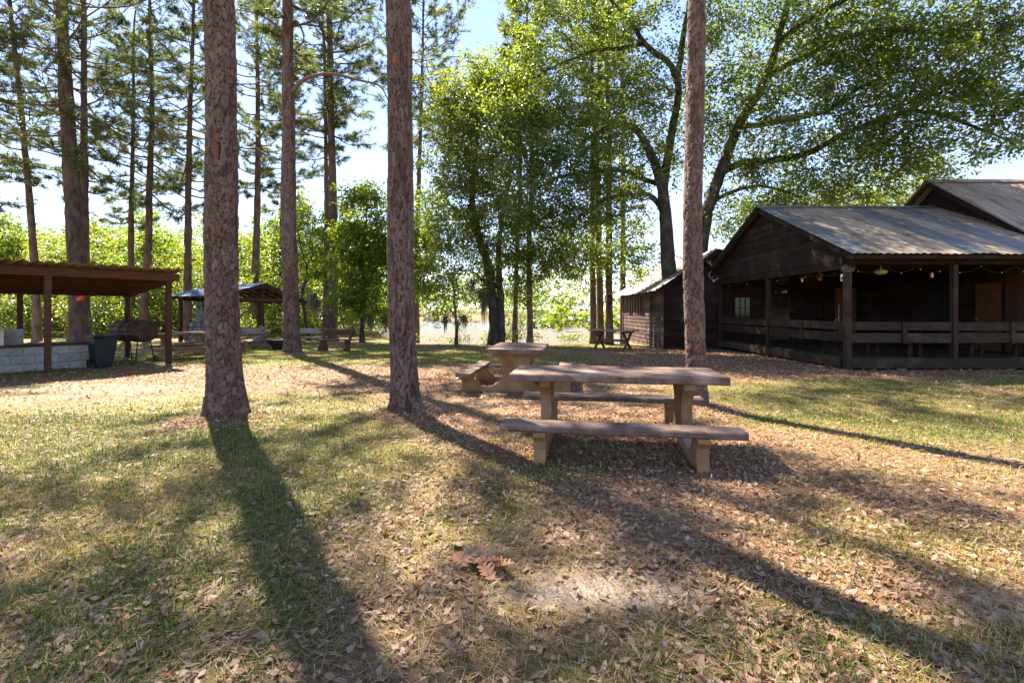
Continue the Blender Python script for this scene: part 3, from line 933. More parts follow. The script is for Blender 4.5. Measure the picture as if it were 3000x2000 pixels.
TP = [
    ('slim pine leftmost of three by the cross legged table', [(1738, 1002), (1737, 850), (1735, 600)], 22.0, .15, 19, 9.0, 221, 2.0),
    ('slim pine in the middle of three by the cross legged table', [(1760, 1002), (1757, 850), (1752, 600)], 22.6, .17, 20, 9.5, 222, 2.0),
    ('slim pine carrying the metal ring behind the cross legged table', [(1786, 1002), (1784, 850), (1784, 600)], 21.6, .17, 19, 9.5, 223, 2.0),
    ('slim pine close to the corner of the tin roofed wing', [(1824, 985), (1825, 800), (1826, 600)], 27, .17, 20, 7.0, 224, 2.2),
    ('reddish slim trunk right of the moss draped trees', [(1553, 1000), (1552, 900), (1550, 700)], 21.5, .13, 16, 9.0, 225, 1.8),
    ('thin grey trunk right of the moss draped trees', [(1508, 1000), (1510, 900), (1516, 700)], 22.0, .12, 15, 9.0, 226, 1.8),
]
for lab, sp, y, r, h, cf, sd, spr in TP:
    pine(lab, chain(sp, y), r, h, cf, sd, spr, 30, 20, group=PG, wd=.026)

# ---- the great oak by the cabin
zo = 20.0
oak_base = PX(1992, 1010, zo); oak_base[2] = float(ground_h(oak_base[0], zo)) - .1
b0 = [oak_base[0], zo, oak_base[2]]
limbs = [
    ([b0] + chain([(1985, 960), (1976, 900), (1962, 800), (1955, 720), (1946, 600), (1936, 530), (1895, 425), (1850, 372), (1790, 372), (1700, 420)], zo, 18.2), .40, .06),
    ([np.array(b0) + [.55, .25, 0]] + chain([(2040, 900), (2052, 760), (2068, 640), (2105, 520), (2135, 440), (2160, 375), (2205, 300), (2245, 225), (2278, 125), (2300, 40), (2330, -80)], zo + .2, 17.5), .36, .08),
    (chain([(1942, 570), (1952, 480), (1968, 400), (1984, 300), (1984, 235), (1955, 180), (1888, 128), (1850, 70), (1800, 15), (1755, -50)], 19.9, 18.0), .20, .06),
    (chain([(1984, 235), (2000, 120), (2028, -30), (2060, -150)], 19.8, 18.5), .14, .05),
    (chain([(1950, 640), (1925, 590), (1880, 568), (1800, 575), (1725, 612), (1660, 672)], 20.0, 18.0), .13, .03),
    (chain([(1944, 545), (1900, 530), (1840, 505), (1760, 500), (1640, 520), (1540, 570)], 19.9, 18.0), .12, .03),
    (chain([(1888, 128), (1830, 140), (1740, 150), (1640, 190), (1560, 230)], 18.8, 18.0), .09, .03),
    (chain([(2110, 510), (2172, 478), (2260, 470), (2363, 451), (2462, 398), (2577, 352), (2676, 321), (2760, 252), (2830, 200)], 20.0, 14.5), .16, .05),
    (chain([(2160, 375), (2260, 360), (2378, 337), (2440, 317), (2516, 260), (2608, 218), (2700, 200)], 19.6, 15.0), .13, .04),
    (chain([(2245, 225), (2350, 170), (2480, 110), (2600, 90), (2760, 100), (2900, 120)], 18.6, 13.5), .12, .04),
    (chain([(2278, 125), (2400, 40), (2560, -40), (2740, -80)], 18.2, 13.5), .11, .04),
    (chain([(2085, 590), (2150, 560), (2220, 545), (2300, 560), (2370, 585)], 20.1, 19.5), .10, .03),
    (chain([(2676, 321), (2760, 340), (2850, 370), (2930, 400), (2990, 440)], 15.5, 13.0), .06, .02),
]
B = blob
blobs = [
    B(1640, 330, 18.2, 150, 110, 56), B(1560, 430, 17.8, 150, 110, 56), B(1700, 470, 18.2, 150, 100, 52), B(1480, 330, 18.0, 110, 90, 34),
    B(1800, 330, 18.4, 130, 110, 40), B(1650, 590, 18.2, 150, 80, 40), B(1780, 560, 18.4, 110, 70, 26), B(1560, 620, 18.0, 120, 90, 34),
    B(1700, 120, 18.2, 160, 110, 40), B(1860, 100, 18.6, 130, 130, 28), B(1600, 60, 18.2, 120, 90, 26), B(1560, 220, 18.2, 100, 70, 16),
    B(1900, 260, 18.8, 100, 90, 26), B(2050, 180, 18.8, 130, 160, 30), B(2150, 60, 18.4, 140, 130, 28), B(2200, 260, 18.6, 120, 110, 26),
    B(2100, 380, 19.2, 100, 80, 22), B(2300, 130, 18.0, 150, 130, 38), B(2290, 330, 18.0, 130, 100, 40), B(2240, 470, 19.0, 120, 80, 34),
    B(2430, 60, 16.8, 160, 130, 48), B(2460, 220, 16.8, 150, 110, 44), B(2440, 400, 17.2, 130, 90, 34), B(2330, 560, 19.0, 130, 60, 34),
    B(2600, 70, 15.6, 170, 130, 46), B(2620, 240, 15.6, 150, 90, 34), B(2590, 400, 16.2, 130, 90, 34), B(2500, 530, 17.6, 140, 70, 34),
    B(2780, 90, 14.4, 180, 140, 46), B(2790, 260, 14.4, 150, 90, 30), B(2740, 420, 15.2, 130, 80, 26), B(2680, 510, 16.4, 120, 60, 20),
    B(2950, 120, 13.2, 160, 150, 40), B(2940, 300, 13.2, 110, 90, 20), B(2985, 400, 12.8, 70, 60, 10), B(1800, 640, 18.6, 100, 70, 18), B(2160, 620, 19.6, 110, 70, 18),
    B(1880, 480, 19.2, 110, 90, 20), B(2020, 420, 20.2, 110, 110, 24),
    B(1700, 700, 20.6, 110, 70, 22), B(1790, 770, 20.8, 80, 60, 16), B(1640, 790, 20.6, 80, 50, 12), B(1870, 780, 21.2, 50, 60, 8), B(2180, 700, 21.0, 100, 60, 20), B(2270, 620, 20.4, 110, 50, 22), B(2420, 600, 20.0, 130, 45, 24), B(2560, 590, 19.6, 110, 40, 18), B(2680, 570, 18.6, 90, 40, 12), B(1560, -140, 17.5, 220, 90, 34), B(1350, -140, 16.5, 150, 80, 22), B(2100, -160, 18, 300, 130, 30), B(2600, -140, 15, 320, 120, 50), B(1700, -120, 18, 240, 100, 30),
]
broadleaf('oak_tree', 'huge spreading oak with two dark leaning stems beside the cabin', tuple(b0), limbs, blobs, dict(n=80, L=.172, W=.069, sig=.36), 301, 'oak_leaf', 'oak_bark', trunk_seg=18,
          moss=[(PX(2200, 480, 19.2), .18, 1.0, 160), (PX(2420, 250, 16.9), .15, .9, 130), (PX(2950, 60, 13.3), .12, .8, 120), (PX(2080, 560, 19.8), .14, 1.0, 120)])

# ---- leafy tree with moss at the lake shore
zt = 21.6
mb = PX(1448, 1002, zt); mb[2] = float(ground_h(mb[0], zt)) - .1
limbs = [
    ([mb] + chain([(1447, 930), (1440, 850), (1430, 780), (1405, 700), (1385, 600), (1390, 480), (1400, 380), (1410, 280)], zt, 20.5), .26, .05),
    ([mb + np.array([.30, .1, 0])] + chain([(1468, 930), (1466, 850), (1460, 760), (1470, 650), (1490, 540), (1500, 430)], zt + .1, 21), .20, .04),
    (chain([(1405, 700), (1360, 640), (1320, 600), (1290, 560)], 21.3, 20.6), .08, .02),
    (chain([(1390, 520), (1340, 450), (1310, 400)], 20.9, 20.2), .07, .02),
    (chain([(1462, 780), (1520, 740), (1580, 720)], 21.6, 21.2), .08, .02),
    (chain([(1440, 850), (1390, 800), (1340, 790)], 21.6, 21), .06, .02),
]
blobs = [B(1440, 215, 19.8, 110, 60, 30), B(1330, 290, 19.8, 70, 70, 24), B(1520, 300, 20, 90, 80, 30), B(1390, 290, 20, 100, 90, 44), B(1330, 380, 20, 90, 90, 44), B(1430, 400, 20.2, 120, 90, 52), B(1340, 500, 20.2, 100, 90, 52), B(1460, 520, 20.4, 110, 90, 48),
         B(1330, 620, 20.6, 95, 90, 46), B(1440, 640, 20.8, 110, 80, 44), B(1540, 660, 21.2, 100, 70, 34), B(1390, 740, 21, 100, 60, 30), B(1310, 720, 20.8, 70, 70, 24), B(1295, 800, 21, 60, 50, 12),
         B(1500, 760, 21.4, 100, 70, 34), B(1590, 770, 21.4, 80, 70, 24), B(1430, 830, 21.6, 80, 45, 18), B(1545, 850, 21.6, 60, 50, 14), B(1640, 720, 21.0, 70, 60, 18), B(1700, 760, 21, 90, 60, 24), B(1860, 700, 21, 70, 60, 14)]
broadleaf('shore_tree', 'leafy double stemmed tree draped in grey moss at the lake shore', tuple(mb), limbs, blobs, dict(n=74, L=.175, W=.070, sig=.33), 302, 'shore_leaf', 'oak_bark',
          moss=[(PX(1418, 850, 21.5), .16, 1.9, 260), (PX(1440, 830, 21.6), .14, 1.2, 150), (PX(1385, 820, 21.2), .12, .8, 90), (PX(1550, 740, 21.2), .12, 1.0, 110)])

# ---- bright young tree left of the dark trunk
zt = 23.0
mb = PX(1062, 1000, zt); mb[2] = float(ground_h(mb[0], zt)) - .1
limbs = [([mb] + chain([(1062, 930), (1068, 850), (1060, 760), (1070, 680), (1075, 600)], zt, 22.6), .12, .03), (chain([(1064, 900), (1030, 830), (1010, 780)], zt, 22.6), .05, .02), (chain([(1065, 860), (1100, 790), (1140, 740)], zt, 22.6), .05, .02),
         (chain([(1062, 760), (1100, 700), (1120, 640)], zt, 22.6), .04, .015)]
blobs = [B(1070, 600, 22.6, 70, 50, 24), B(1040, 680, 22.6, 60, 60, 30), B(1110, 690, 22.6, 70, 60, 34), B(1030, 780, 22.6, 55, 70, 30), B(1100, 790, 22.6, 80, 70, 40), B(1050, 880, 22.6, 70, 60, 30), B(1120, 890, 22.8, 60, 50, 20), B(1160, 760, 23, 50, 80, 20), B(1215, 820, 22.6, 50, 60, 20), B(1245, 700, 23, 50, 60, 18), B(1260, 600, 23.5, 50, 60, 12), B(1240, 770, 22.8, 50, 60, 16), B(1272, 870, 22.6, 45, 40, 10), B(1225, 650, 23, 45, 60, 12)]
broadleaf('young_tree', 'bright green bushy young tree just left of the dark furrowed trunk', tuple(mb), limbs, blobs, dict(n=70, L=.19, W=.09, sig=.32), 303, 'bright_leaf', 'oak_bark', moss=[(PX(1085, 930, 22.4), .12, .9, 90), (PX(1130, 930, 22.4), .14, 1.0, 110)])

# ---- oak just outside the picture on the left; its crown throws the dappled shade over the lawn
ob = np.array([-11.3, 8.6, 0.0]); ob[2] = float(ground_h(ob[0], ob[1])) - .1
limbs = [([ob, ob + [.1, .1, 3], ob + [.3, .4, 6], ob + [.5, .9, 9], ob + [.9, 1.6, 11.5], ob + [1.4, 2.2, 13.5]], .30, .08),
         ([ob + [.5, .9, 9], ob + [1.2, 1.4, 10.6], ob + [2.2, 2.0, 12.4], ob + [3.4, 2.3, 13.3]], .12, .03), ([ob + [.6, 1.1, 10], ob + [.9, 2.4, 11.8], ob + [1.0, 4.0, 13.2]], .12, .03)]
blobs = [((-9.4, 11.0, 13.4), (2.2, 2.0, 1.3), 30), ((-7.6, 10.6, 13.6), (2.0, 2.0, 1.1), 26), ((-10.2, 13.2, 14.2), (2.0, 2.0, 1.2), 26), ((-11.2, 10.0, 13.8), (1.8, 1.8, 1.4), 20), ((-8.2, 12.8, 14.3), (2.0, 1.6, 1.0), 22), ((-6.2, 9.6, 13.2), (1.4, 1.6, .9), 14), ((-10.5, 8.4, 12.6), (1.6, 1.5, .9), 14)]
broadleaf('oak_tree', 'oak beside the barbecue shelter whose crown shades the lawn', tuple(ob), limbs, blobs, dict(n=50, L=.17, W=.075, sig=.28), 306, 'oak_leaf', 'oak_bark')

# ---- small moss hung tree on the bank
zt = 21.2
mb = PX(1338, 1010, zt); mb[2] = float(ground_h(mb[0], zt)) - .1
limbs = [([mb] + chain([(1337, 960), (1332, 900), (1330, 850), (1322, 800)], zt, zt), .075, .015), (chain([(1334, 930), (1310, 890), (1285, 870)], zt, 21), .03, .008), (chain([(1333, 910), (1355, 870), (1375, 850)], zt, 21), .03, .008)]
blobs = [B(1320, 820, zt, 40, 30, 9), B(1300, 875, zt, 45, 30, 10), B(1355, 875, zt, 40, 35, 10), B(1335, 920, zt, 40, 25, 8), B(1285, 925, 21, 30, 18, 5)]
broadleaf('bank_tree', 'small ragged tree hung with moss on the lake bank', tuple(mb), limbs, blobs, dict(n=40, L=.13, W=.05, sig=.22), 304, 'oak_leaf', 'oak_bark', moss=[(PX(1360, 930, zt), .10, .7, 90), (PX(1305, 930, zt), .10, .8, 90), (PX(1340, 945, zt), .08, .5, 60)])

# ---- twisted thin tree by the pavilion
zt = 25.5
mb = PX(905, 985, zt); mb[2] = float(ground_h(mb[0], zt)) - .1
limbs = [([mb] + chain([(890, 900), (886, 850), (900, 790), (880, 720), (870, 650)], zt, zt), .09, .03), (chain([(888, 850), (910, 810), (940, 815), (960, 850)], zt, 25), .05, .02), (chain([(898, 780), (930, 720), (960, 690)], zt, 25), .04, .015)]
blobs = [B(880, 660, zt, 70, 60, 20), B(950, 700, zt, 60, 50, 16), B(900, 760, zt, 60, 50, 12), B(960, 800, 25, 50, 60, 12), B(1000, 690, zt, 50, 70, 14)]
broadleaf('twisted_tree', 'thin twisted tree with a bent bough right of the pavilion roof', tuple(mb), limbs, blobs, dict(n=80, L=.17, W=.08, sig=.32), 305, 'bright_leaf', 'oak_bark', moss=[(PX(915, 860, 25.2), .15, 1.6, 120), (PX(930, 880, 25.2), .15, 1.2, 120)])

# ---- leafy trees standing among the undergrowth
def wood_tree(label, px, y, top, wpx, seed, matn):
    s = y / FPX
    g = float(ground_h(GX(px, y), y)) - .1
    bs = np.array([GX(px, y), y, g]); H = EYE + (HOR - top) * s - g; w = wpx * s
    rs = np.random.default_rng(seed)
    tp = bs + [rs.normal(0, .2), 0, H * .8]
    limbs = [([bs, bs + [.1, 0, H * .3], bs + [-.05, .1, H * .55], tp], .13, .03)]
    for k in range(4):
        a = k * 1.6 + rs.random(); z = H * (.35 + .12 * k)
        limbs.append(([bs + [0, 0, z], bs + [math.cos(a) * w * .3, math.sin(a) * w * .3, z + .5], bs + [math.cos(a) * w * .6, math.sin(a) * w * .6, z + 1.1]], .05, .015))
    bl = []
    for k in range(7):
        a = rs.random() * 6.28; z = H * (.30 + .62 * k / 6); f = math.sin(math.pi * min(.95, .25 + .75 * k / 6)) * .55 + .12
        bl.append((bs + [math.cos(a) * w * .45, math.sin(a) * w * .4, z], (w * f + .35, w * f + .35, H * .11 + .2), 15))
    broadleaf('leafy_tree', label, tuple(bs), limbs, bl, dict(n=46, L=.26, W=.125, sig=.42), seed, matn, 'oak_bark', group='leafy trees in the wood edge')
for a_ in (('low leafy tree behind the left end of the barbecue shelter', 45, 33, 660, 95, 501, 'bright_leaf'), ('leafy tree behind the stout pine and its thin neighbour', 300, 35, 650, 100, 502, 'shore_leaf'),
           ('leafy tree filling the gap between wavy pine and pavilion', 480, 34, 640, 90, 503, 'bright_leaf'), ('leafy tree beyond the thickest trunk and pavilion ridge', 660, 36, 610, 95, 504, 'shore_leaf'),
           ('pale leafy tree beyond the crooked branched pine', 800, 35, 625, 85, 505, 'bright_leaf'), ('tall leafy tree beyond the twin pines', 915, 40, 570, 90, 506, 'shore_leaf'),
           ('dark leafy tree beyond the bright young tree', 1030, 37, 535, 85, 507, 'oak_leaf')):
    wood_tree(*a_)

# ---- undergrowth behind the lawn and woods beyond the lake: nobody could count these
def thicket(name, label, cat, spots, leaf_n, L, W, sig, seed, matn):
    rs = np.random.default_rng(seed)
    Cs = []; ti = []
    for (x, y, w, h, n) in spots:
        g = float(ground_h(x, y))
        k = max(4, n)
        a = rs.random(k) * 6.28; rr = w * np.sqrt(rs.random(k)); zz = h * rs.random(k) ** .8
        prof = np.sqrt(np.clip(1.05 - (zz / h) ** 2, 0.02, 1))
        c = np.stack([x + rr * np.cos(a) * prof, y + rr * np.sin(a) * prof * .8, g + .15 + zz], 1)
        Cs.append(c); ti.append(np.full(k, rs.normal(.5, .22)) + rs.normal(0, .1, k))
    c = np.vstack(Cs); t = np.concatenate(ti)
    C = np.repeat(c, leaf_n, 0) + rs.standard_normal((len(c) * leaf_n, 3)) * sig * np.array([1, 1, .7])
    V, F = leaf_cards(C, L, W, rs)
    tint = np.repeat(np.clip(np.repeat(t, leaf_n) + .16 * rs.standard_normal(len(C)), 0, 1), 2)
    return tag(link(name, np_mesh(name, V, F, M[matn], fattr={'tint': tint})), label, cat, kind='stuff')

rs = np.random.default_rng(77)
sp = []
for i in range(210):
    px = -120 + 1240 * rs.random(); y = 27 + 16 * rs.random()
    x = GX(px, y)
    if y > float(shore(x)) - .5 : continue
    if y < 28.5: h = .8 + 1.6 * rs.random()
    else: h = (2.6 + 5.2 * rs.random() ** 1.2) * (y / 36)
    sp.append((x, y, .7 + .28 * h, h, int(9 + 7 * h)))
thicket('undergrowth', 'bright green thicket of bushes and saplings behind the lawn', 'thicket', sp[::2], 17, .23, .11, .30, 401, 'shore_leaf')
thicket('dark_thicket', 'darker evergreen bushes mixed through the bright thicket', 'thicket', sp[1::2], 19, .20, .085, .28, 405, 'oak_leaf')
sp = []
for i in range(150):
    y = 44 + 22 * rs.random(); x = GX(-180 + 1270 * rs.random(), y)
    if y > float(shore(x)) - .5: continue
    h = (6.0 + 4.0 * rs.random()) * (y / 48)
    sp.append((x, y, 1.2 + .16 * h, h, int(8 + 2.2 * h)))
thicket('wood_edge', 'layered darker green woods rising behind the bright thicket', 'woods', sp, 9, .42, .22, .50, 404, 'oak_leaf')
sp = []
for i in range(420):
    y = 118 + 70 * rs.random(); x = -150 + 330 * rs.random()
    h = 5 + 11 * rs.random() ** 1.4
    sp.append((x, y, 2.2 + .2 * h, h, int(6 + .8 * h)))
for i in range(26):
    y = 52 + 52 * rs.random(); x = GX(1500 + 40 + 320 * rs.random(), y)
    if y < 62 and x < GX(1700, y): continue
    sp.append((x, y, 1.0 + .6 * rs.random(), .8 + 2.0 * rs.random(), 9))
thicket('far_shore_woods', 'hazy green trees and bushes beyond the drained lake', 'woods', sp, 9, .95, .52, .8, 402, 'oak_leaf')
sp = []
for i in range(40):
    px = 1180 + 560 * rs.random(); y = 21.6 + 1.5 * rs.random(); x = GX(px, y)
    sp.append((x, y, .25 + .25 * rs.random(), .15 + .45 * rs.random() ** 2, 4))
for i in range(16):
    y = 22.2 + rs.random(); x = GX(1478 + 60 * rs.random(), y)
    sp.append((x, y, .3, .6 + 1.8 * rs.random(), 8))
thicket('bank_weeds', 'low weeds and saplings along the lake bank', 'weeds', sp, 12, .13, .045, .14, 403, 'oak_leaf')
# ------------------------------------------------------------------ picnic tables of cast concrete
def wb(mb, name, mat, root, smooth=False):
    """build a part from world coordinates under an unrotated root"""
    o = mb.build(name, mat, root, smooth)
    o.data.transform(Matrix.Translation(-Vector(root.location)))
    return o

def end_frame_outline(wt):
    c = (.47, .385); r = .275
    half = [(wt, .70), (wt, .635)]
    for k in range(0, 15):
        a = R(112 + (332 - 112) * k / 14)
        half.append((c[0] + r * math.cos(a), c[1] + r * math.sin(a)))
    half += [(.672, .262), (.655, .285), (.66, .31), (.95, .31), (.955, .275), (.90, .22), (.885, .15), (.905, .06), (.945, 0.0)]
    half = [(max(wt - .06, .2) if i == -1 else u, v) for i, (u, v) in enumerate(half)]
    return [(-u, v) for u, v in half[::-1]] + half

def slab_mb(L, W, T, z, rsd, wob=.0016):
    """slab with worn, slightly wavy edges"""
    rs = np.random.default_rng(rsd)
    mb = MB(); nx = 22; b = .012
    prof = [(-W / 2 + b, 0), (-W / 2, b), (-W / 2, T - b), (-W / 2 + b, T), (0, T), (W / 2 - b, T), (W / 2, T - b), (W / 2, b), (W / 2 - b, 0)]
    P = []
    for i in range(nx + 1):
        x = -L / 2 + L * i / nx
        inset = .012 if i in (0, nx) else 0
        for (u, v) in prof:
            e = 1 if abs(u) > W * .3 else .3
            P.append((x + rs.normal(0, wob * .4), u * (1 - inset / W) + rs.normal(0, wob) * e, z + v + rs.normal(0, wob * .5) - .0025 * math.sin(i * .5 + rsd)))
    k = len(prof); F = []
    for i in range(nx):
        for j in range(k):
            F.append((i * k + j, i * k + (j + 1) % k, (i + 1) * k + (j + 1) % k, (i + 1) * k + j))
    F.append(tuple(range(k - 1, -1, -1))); F.append(tuple(nx * k + j for j in range(k)))
    F = [f[::-1] for f in F]
    return mb.add(P, F)

def concrete_table(label, loc, rz, L, W, bench_L, scale_y=1.0, sd=1, leg_in=.36, cast='cast'):
    loc = (loc[0], loc[1], float(ground_h(loc[0], loc[1])) - .012)
    t = thing('picnic_table', label, 'picnic table', loc, rz, 'concrete picnic tables on the lawn')
    slab_mb(L, W, .075, .705, sd).build('tabletop', M['slab'], t)
    for k, s in enumerate((-1, 1)):
        slab_mb(bench_L, .265, .062, .312, sd + 3 + k).build('bench_seat', M['slab'], t).location = (0, s * .80 * scale_y, 0)
    ol = [(u * scale_y, v) for u, v in end_frame_outline(W * .40 / scale_y)]
    for s in (-1, 1):
        x = s * (L / 2 - leg_in)
        mb = MB().prism(ol, (x - .055, 0, 0), (0, 1, 0), (0, 0, 1), (.11, 0, 0))
        o = mb.build('end_frame', M[cast], t)
        bv = o.modifiers.new('edge', 'BEVEL'); bv.width = .012; bv.segments = 2; bv.limit_method = 'ANGLE'
    return t

table_a = concrete_table('long weathered concrete picnic table with two benches in the sunlit clearing', (1.106, 5.19), R(-9.0), 2.16, .86, 2.18, 1.0, 1)
table_b = concrete_table('square ended concrete picnic table end-on behind the long one', (.14, 8.95), R(82.5), 1.80, 1.0, 2.0, 1.06, 21, leg_in=.27)
table_c = concrete_table('tan concrete picnic table right of the drum smoker', (-10.0, 14.7), R(40), 1.9, .85, 1.8, 1.0, 31)
table_d = concrete_table('concrete picnic table half hidden behind the thickest trunk', (-10.7, 17.2), R(65), 1.8, .85, 1.7, 1.0, 41)

# ------------------------------------------------------------------ corrugated sheet
def sheet_mesh(name, w, l, period, amp, mat, nseg_l=1, sag=0.0, th=.004, sd=0):
    """one corrugated sheet: w across (x), l along (y), waves run along y"""
    n = max(4, int(round(w / period)) * 4)
    rs = np.random.default_rng(sd)
    P = []
    for q in range(nseg_l + 1):
        y = l * q / nseg_l
        for i in range(n + 1):
            x = w * i / n
            z = amp * math.sin(2 * math.pi * x / period) + (sag * math.sin(math.pi * q / max(1, nseg_l)) if nseg_l > 1 else 0)
            P.append((x, y, z))
    m = len(P)
    P += [(x, y, z - th) for x, y, z in P]
    F = []
    k = n + 1
    for q in range(nseg_l):
        for i in range(n):
            a = q * k + i
            F.append((a, a + 1, a + k + 1, a + k)); F.append((m + a + k, m + a + k + 1, m + a + 1, m + a))
    for i in range(n):
        F.append((i, m + i, m + i + 1, i + 1)); a = nseg_l * k + i; F.append((a + 1, m + a + 1, m + a, a))
    me = bpy.data.meshes.new(name)
    me.from_pydata(P, [], F)
    for p in me.polygons: p.use_smooth = True
    try: me.set_sharp_from_angle(angle=R(50))
    except Exception: pass
    me.materials.append(mat)
    return me

def lay_sheets(root, me, w, origin, across, down, count, lap=.03, jitter=.01, sd=0, name='roof_sheet', mats=None):
    """row of sheets from origin, stepping along the unit vector across, each running along down (local coordinates of root)"""
    rs = random.Random(sd)
    ax = Vector(across).normalized(); dn = Vector(down).normalized(); up = ax.cross(dn).normalized()
    for i in range(count):
        m2 = me
        if mats:
            m2 = mats[rs.randrange(len(mats))]
        o = link(name, m2, root)
        p = Vector(origin) + ax * (i * (w - lap)) + up * (.006 * (i % 2) + rs.random() * .006) + dn * rs.uniform(-jitter, jitter) * 3
        B3 = Matrix((ax, dn, up)).transposed()
        o.matrix_local = Matrix.Translation(p) @ B3.to_4x4() @ Matrix.Rotation(rs.uniform(-jitter, jitter) * .35, 4, 'Z')
    return

# ------------------------------------------------------------------ the cabin with its porch
X0, X1, Y0, Y1 = 8.0, 13.4, 11.4, 18.5
cabin = thing('cabin', 'dark brown board cabin with a roofed porch and a tin roofed side wing', 'cabin', (X0, Y0, 0))
DW, PW, SD = M['dark_wood'], M['porch_wood'], M['siding']
rnd = random.Random(5)

def part(name, mat, f, smooth=False):
    mb = MB(); f(mb)
    return wb(mb, name, mat, cabin, smooth)

# porch floor planks
for i in range(30):
    x = X0 + .09 + i * .18
    part('floor_plank', PW, lambda m: m.box((x, (Y0 + Y1) / 2, .275 + rnd.uniform(-.003, .003)), (.172, Y1 - Y0 - .06, .035)))
# skirt boards and base posts
part('skirt_board', PW, lambda m: m.box(((X0 + 16) / 2 + .06, Y0 - .02, .165), (16 - X0 - .02, .045, .225), bev=.004))
part('skirt_board', PW, lambda m: m.box((X0 - .02, (Y0 + Y1) / 2 + .1, .165), (.045, Y1 - Y0 - .16, .225), bev=.004))
for x in (9.3, 10.55, 11.9, 13.2):
    part('pier', M['stone'], lambda m: m.box((x, Y0 + .1, .03), (.22, .2, .24)))
# posts
PZ = 2.52
posts = [(X0 + .02, Y0 + .03), (10.57, Y0 + .03), (13.2, Y0 + .03), (X0 + .02, 14.95), (X0 + .02, Y1 - .12)]
for (x, y) in posts:
    w = .13 if (x, y) == posts[0] else .11
    zb = .0 if (x, y) == posts[0] else .0
    part('post', PW, lambda m: m.box((x, y, (zb + PZ) / 2), (w, w, PZ - zb), rz=rnd.uniform(-.03, .03), bev=.008))
# pale weathered burl on top of the corner post
part('post_capital', M['burl'], lambda m: m.lathe([(.06, -.12), (.10, -.09), (.13, -.03), (.13, .03), (.10, .07), (.05, .09)], (X0 + .01, Y0 - .02, 2.44), 12, 1.05, .8), True)
# beams, rafter tails
part('beam', DW, lambda m: m.box(((X0 + 16) / 2, Y0 + .03, 2.605), (16 - X0 + .3, .11, .17)))
part('fascia_board', DW, lambda m: m.box(((X0 + 16) / 2 - .1, 10.93, 2.655), (16 - X0 + .25, .03, .09)))
part('beam', DW, lambda m: m.box((X0 + .02, 15.0, 2.605), (.11, 6.9, .16)))
for i in range(13):
    x = X0 + .25 + i * .62
    part('rafter_tail', PW, lambda m: m.bar((x, 10.96, 2.675), (x, 11.6, 2.955), .045, .10))
# ceiling boards under the roof
for i in range(29):
    y = Y0 + .24 + i * .244
    if y > Y1 - .1: break
    part('ceiling_board', M['red_wood'], lambda m: m.box(((X0 + X1) / 2 + .05, y, 2.735 + rnd.uniform(-.003, .003)), (X1 - X0 - .2, .236, .02)))
# railing boards, stiles and the benches behind them
def rail(a, b, z0, z1):
    d = Vector((b[0] - a[0], b[1] - a[1], 0)); 
    part('rail_board', PW, lambda m: m.bar((a[0], a[1], (z0 + z1) / 2 + rnd.uniform(-.008, .008)), (b[0], b[1], (z0 + z1) / 2 + rnd.uniform(-.008, .008)), .035, z1 - z0))
for (xa, xb) in ((X0 + .11, 10.49), (10.65, 13.12)):
    for z0, z1 in ((.955, 1.15), (.66, .885)):
        rail((xa, Y0 + .02), (xb, Y0 + .02), z0, z1)
    xm = (xa + xb) / 2 + .05
    part('rail_stile', PW, lambda m: m.box((xm, Y0 - .018, .90), (.10, .035, .52)))
    part('bench_seat', PW, lambda m: m.box(((xa + xb) / 2, Y0 + .25, .665), (xb - xa, .36, .04)))
    for q in (.30, .74):
        for dx in (-.13, .13):
            part('bench_leg', DW, lambda m: m.bar((xa + (xb - xa) * q + dx, Y0 + .34, .293), (xa + (xb - xa) * q + dx * .9, Y0 + .30, .645), .10, .04, (0, 1, 0)))
for (ya, yb) in ((Y0 + .12, 14.87), (15.03, Y1 - .2)):
    for z0, z1 in ((.955, 1.15), (.66, .885)):
        rail((X0 + .02, ya), (X0 + .02, yb), z0, z1)
    ym = (ya + yb) / 2
    part('rail_stile', PW, lambda m: m.box((X0 - .018, ym, .90), (.035, .10, .52)))
    part('bench_seat', PW, lambda m: m.box((X0 + .25, (ya + yb) / 2, .665), (.36, yb - ya, .04)))
    for q in (.24, .34, .66, .76):
        part('bench_leg', DW, lambda m: m.box((X0 + .31, ya + (yb - ya) * q, .469), (.10, .11, .352)))

def clap_y(x, ya, yb, z, h, mat, sgn=-1, name='clapboard', t=.016):
    """lapped board on a wall of constant x, facing sgn*x"""
    part(name, mat, lambda m: m.prism([(sgn * .004, 0), (sgn * (t + .008), 0), (sgn * (t + .004), .018), (sgn * .006, h + .015), (0, h + .015)], (x, ya, z), (1, 0, 0), (0, 0, 1), (0, yb - ya, 0)))
def clap_x(y, xa, xb, z, h, mat, name='clapboard', t=.016):
    part(name, mat, lambda m: m.prism([(-.004, 0), (-(t + .008), 0), (-(t + .004), .018), (-.006, h + .015), (0, h + .015)], (xa, y, z), (0, 1, 0), (0, 0, 1), (xb - xa, 0, 0)))

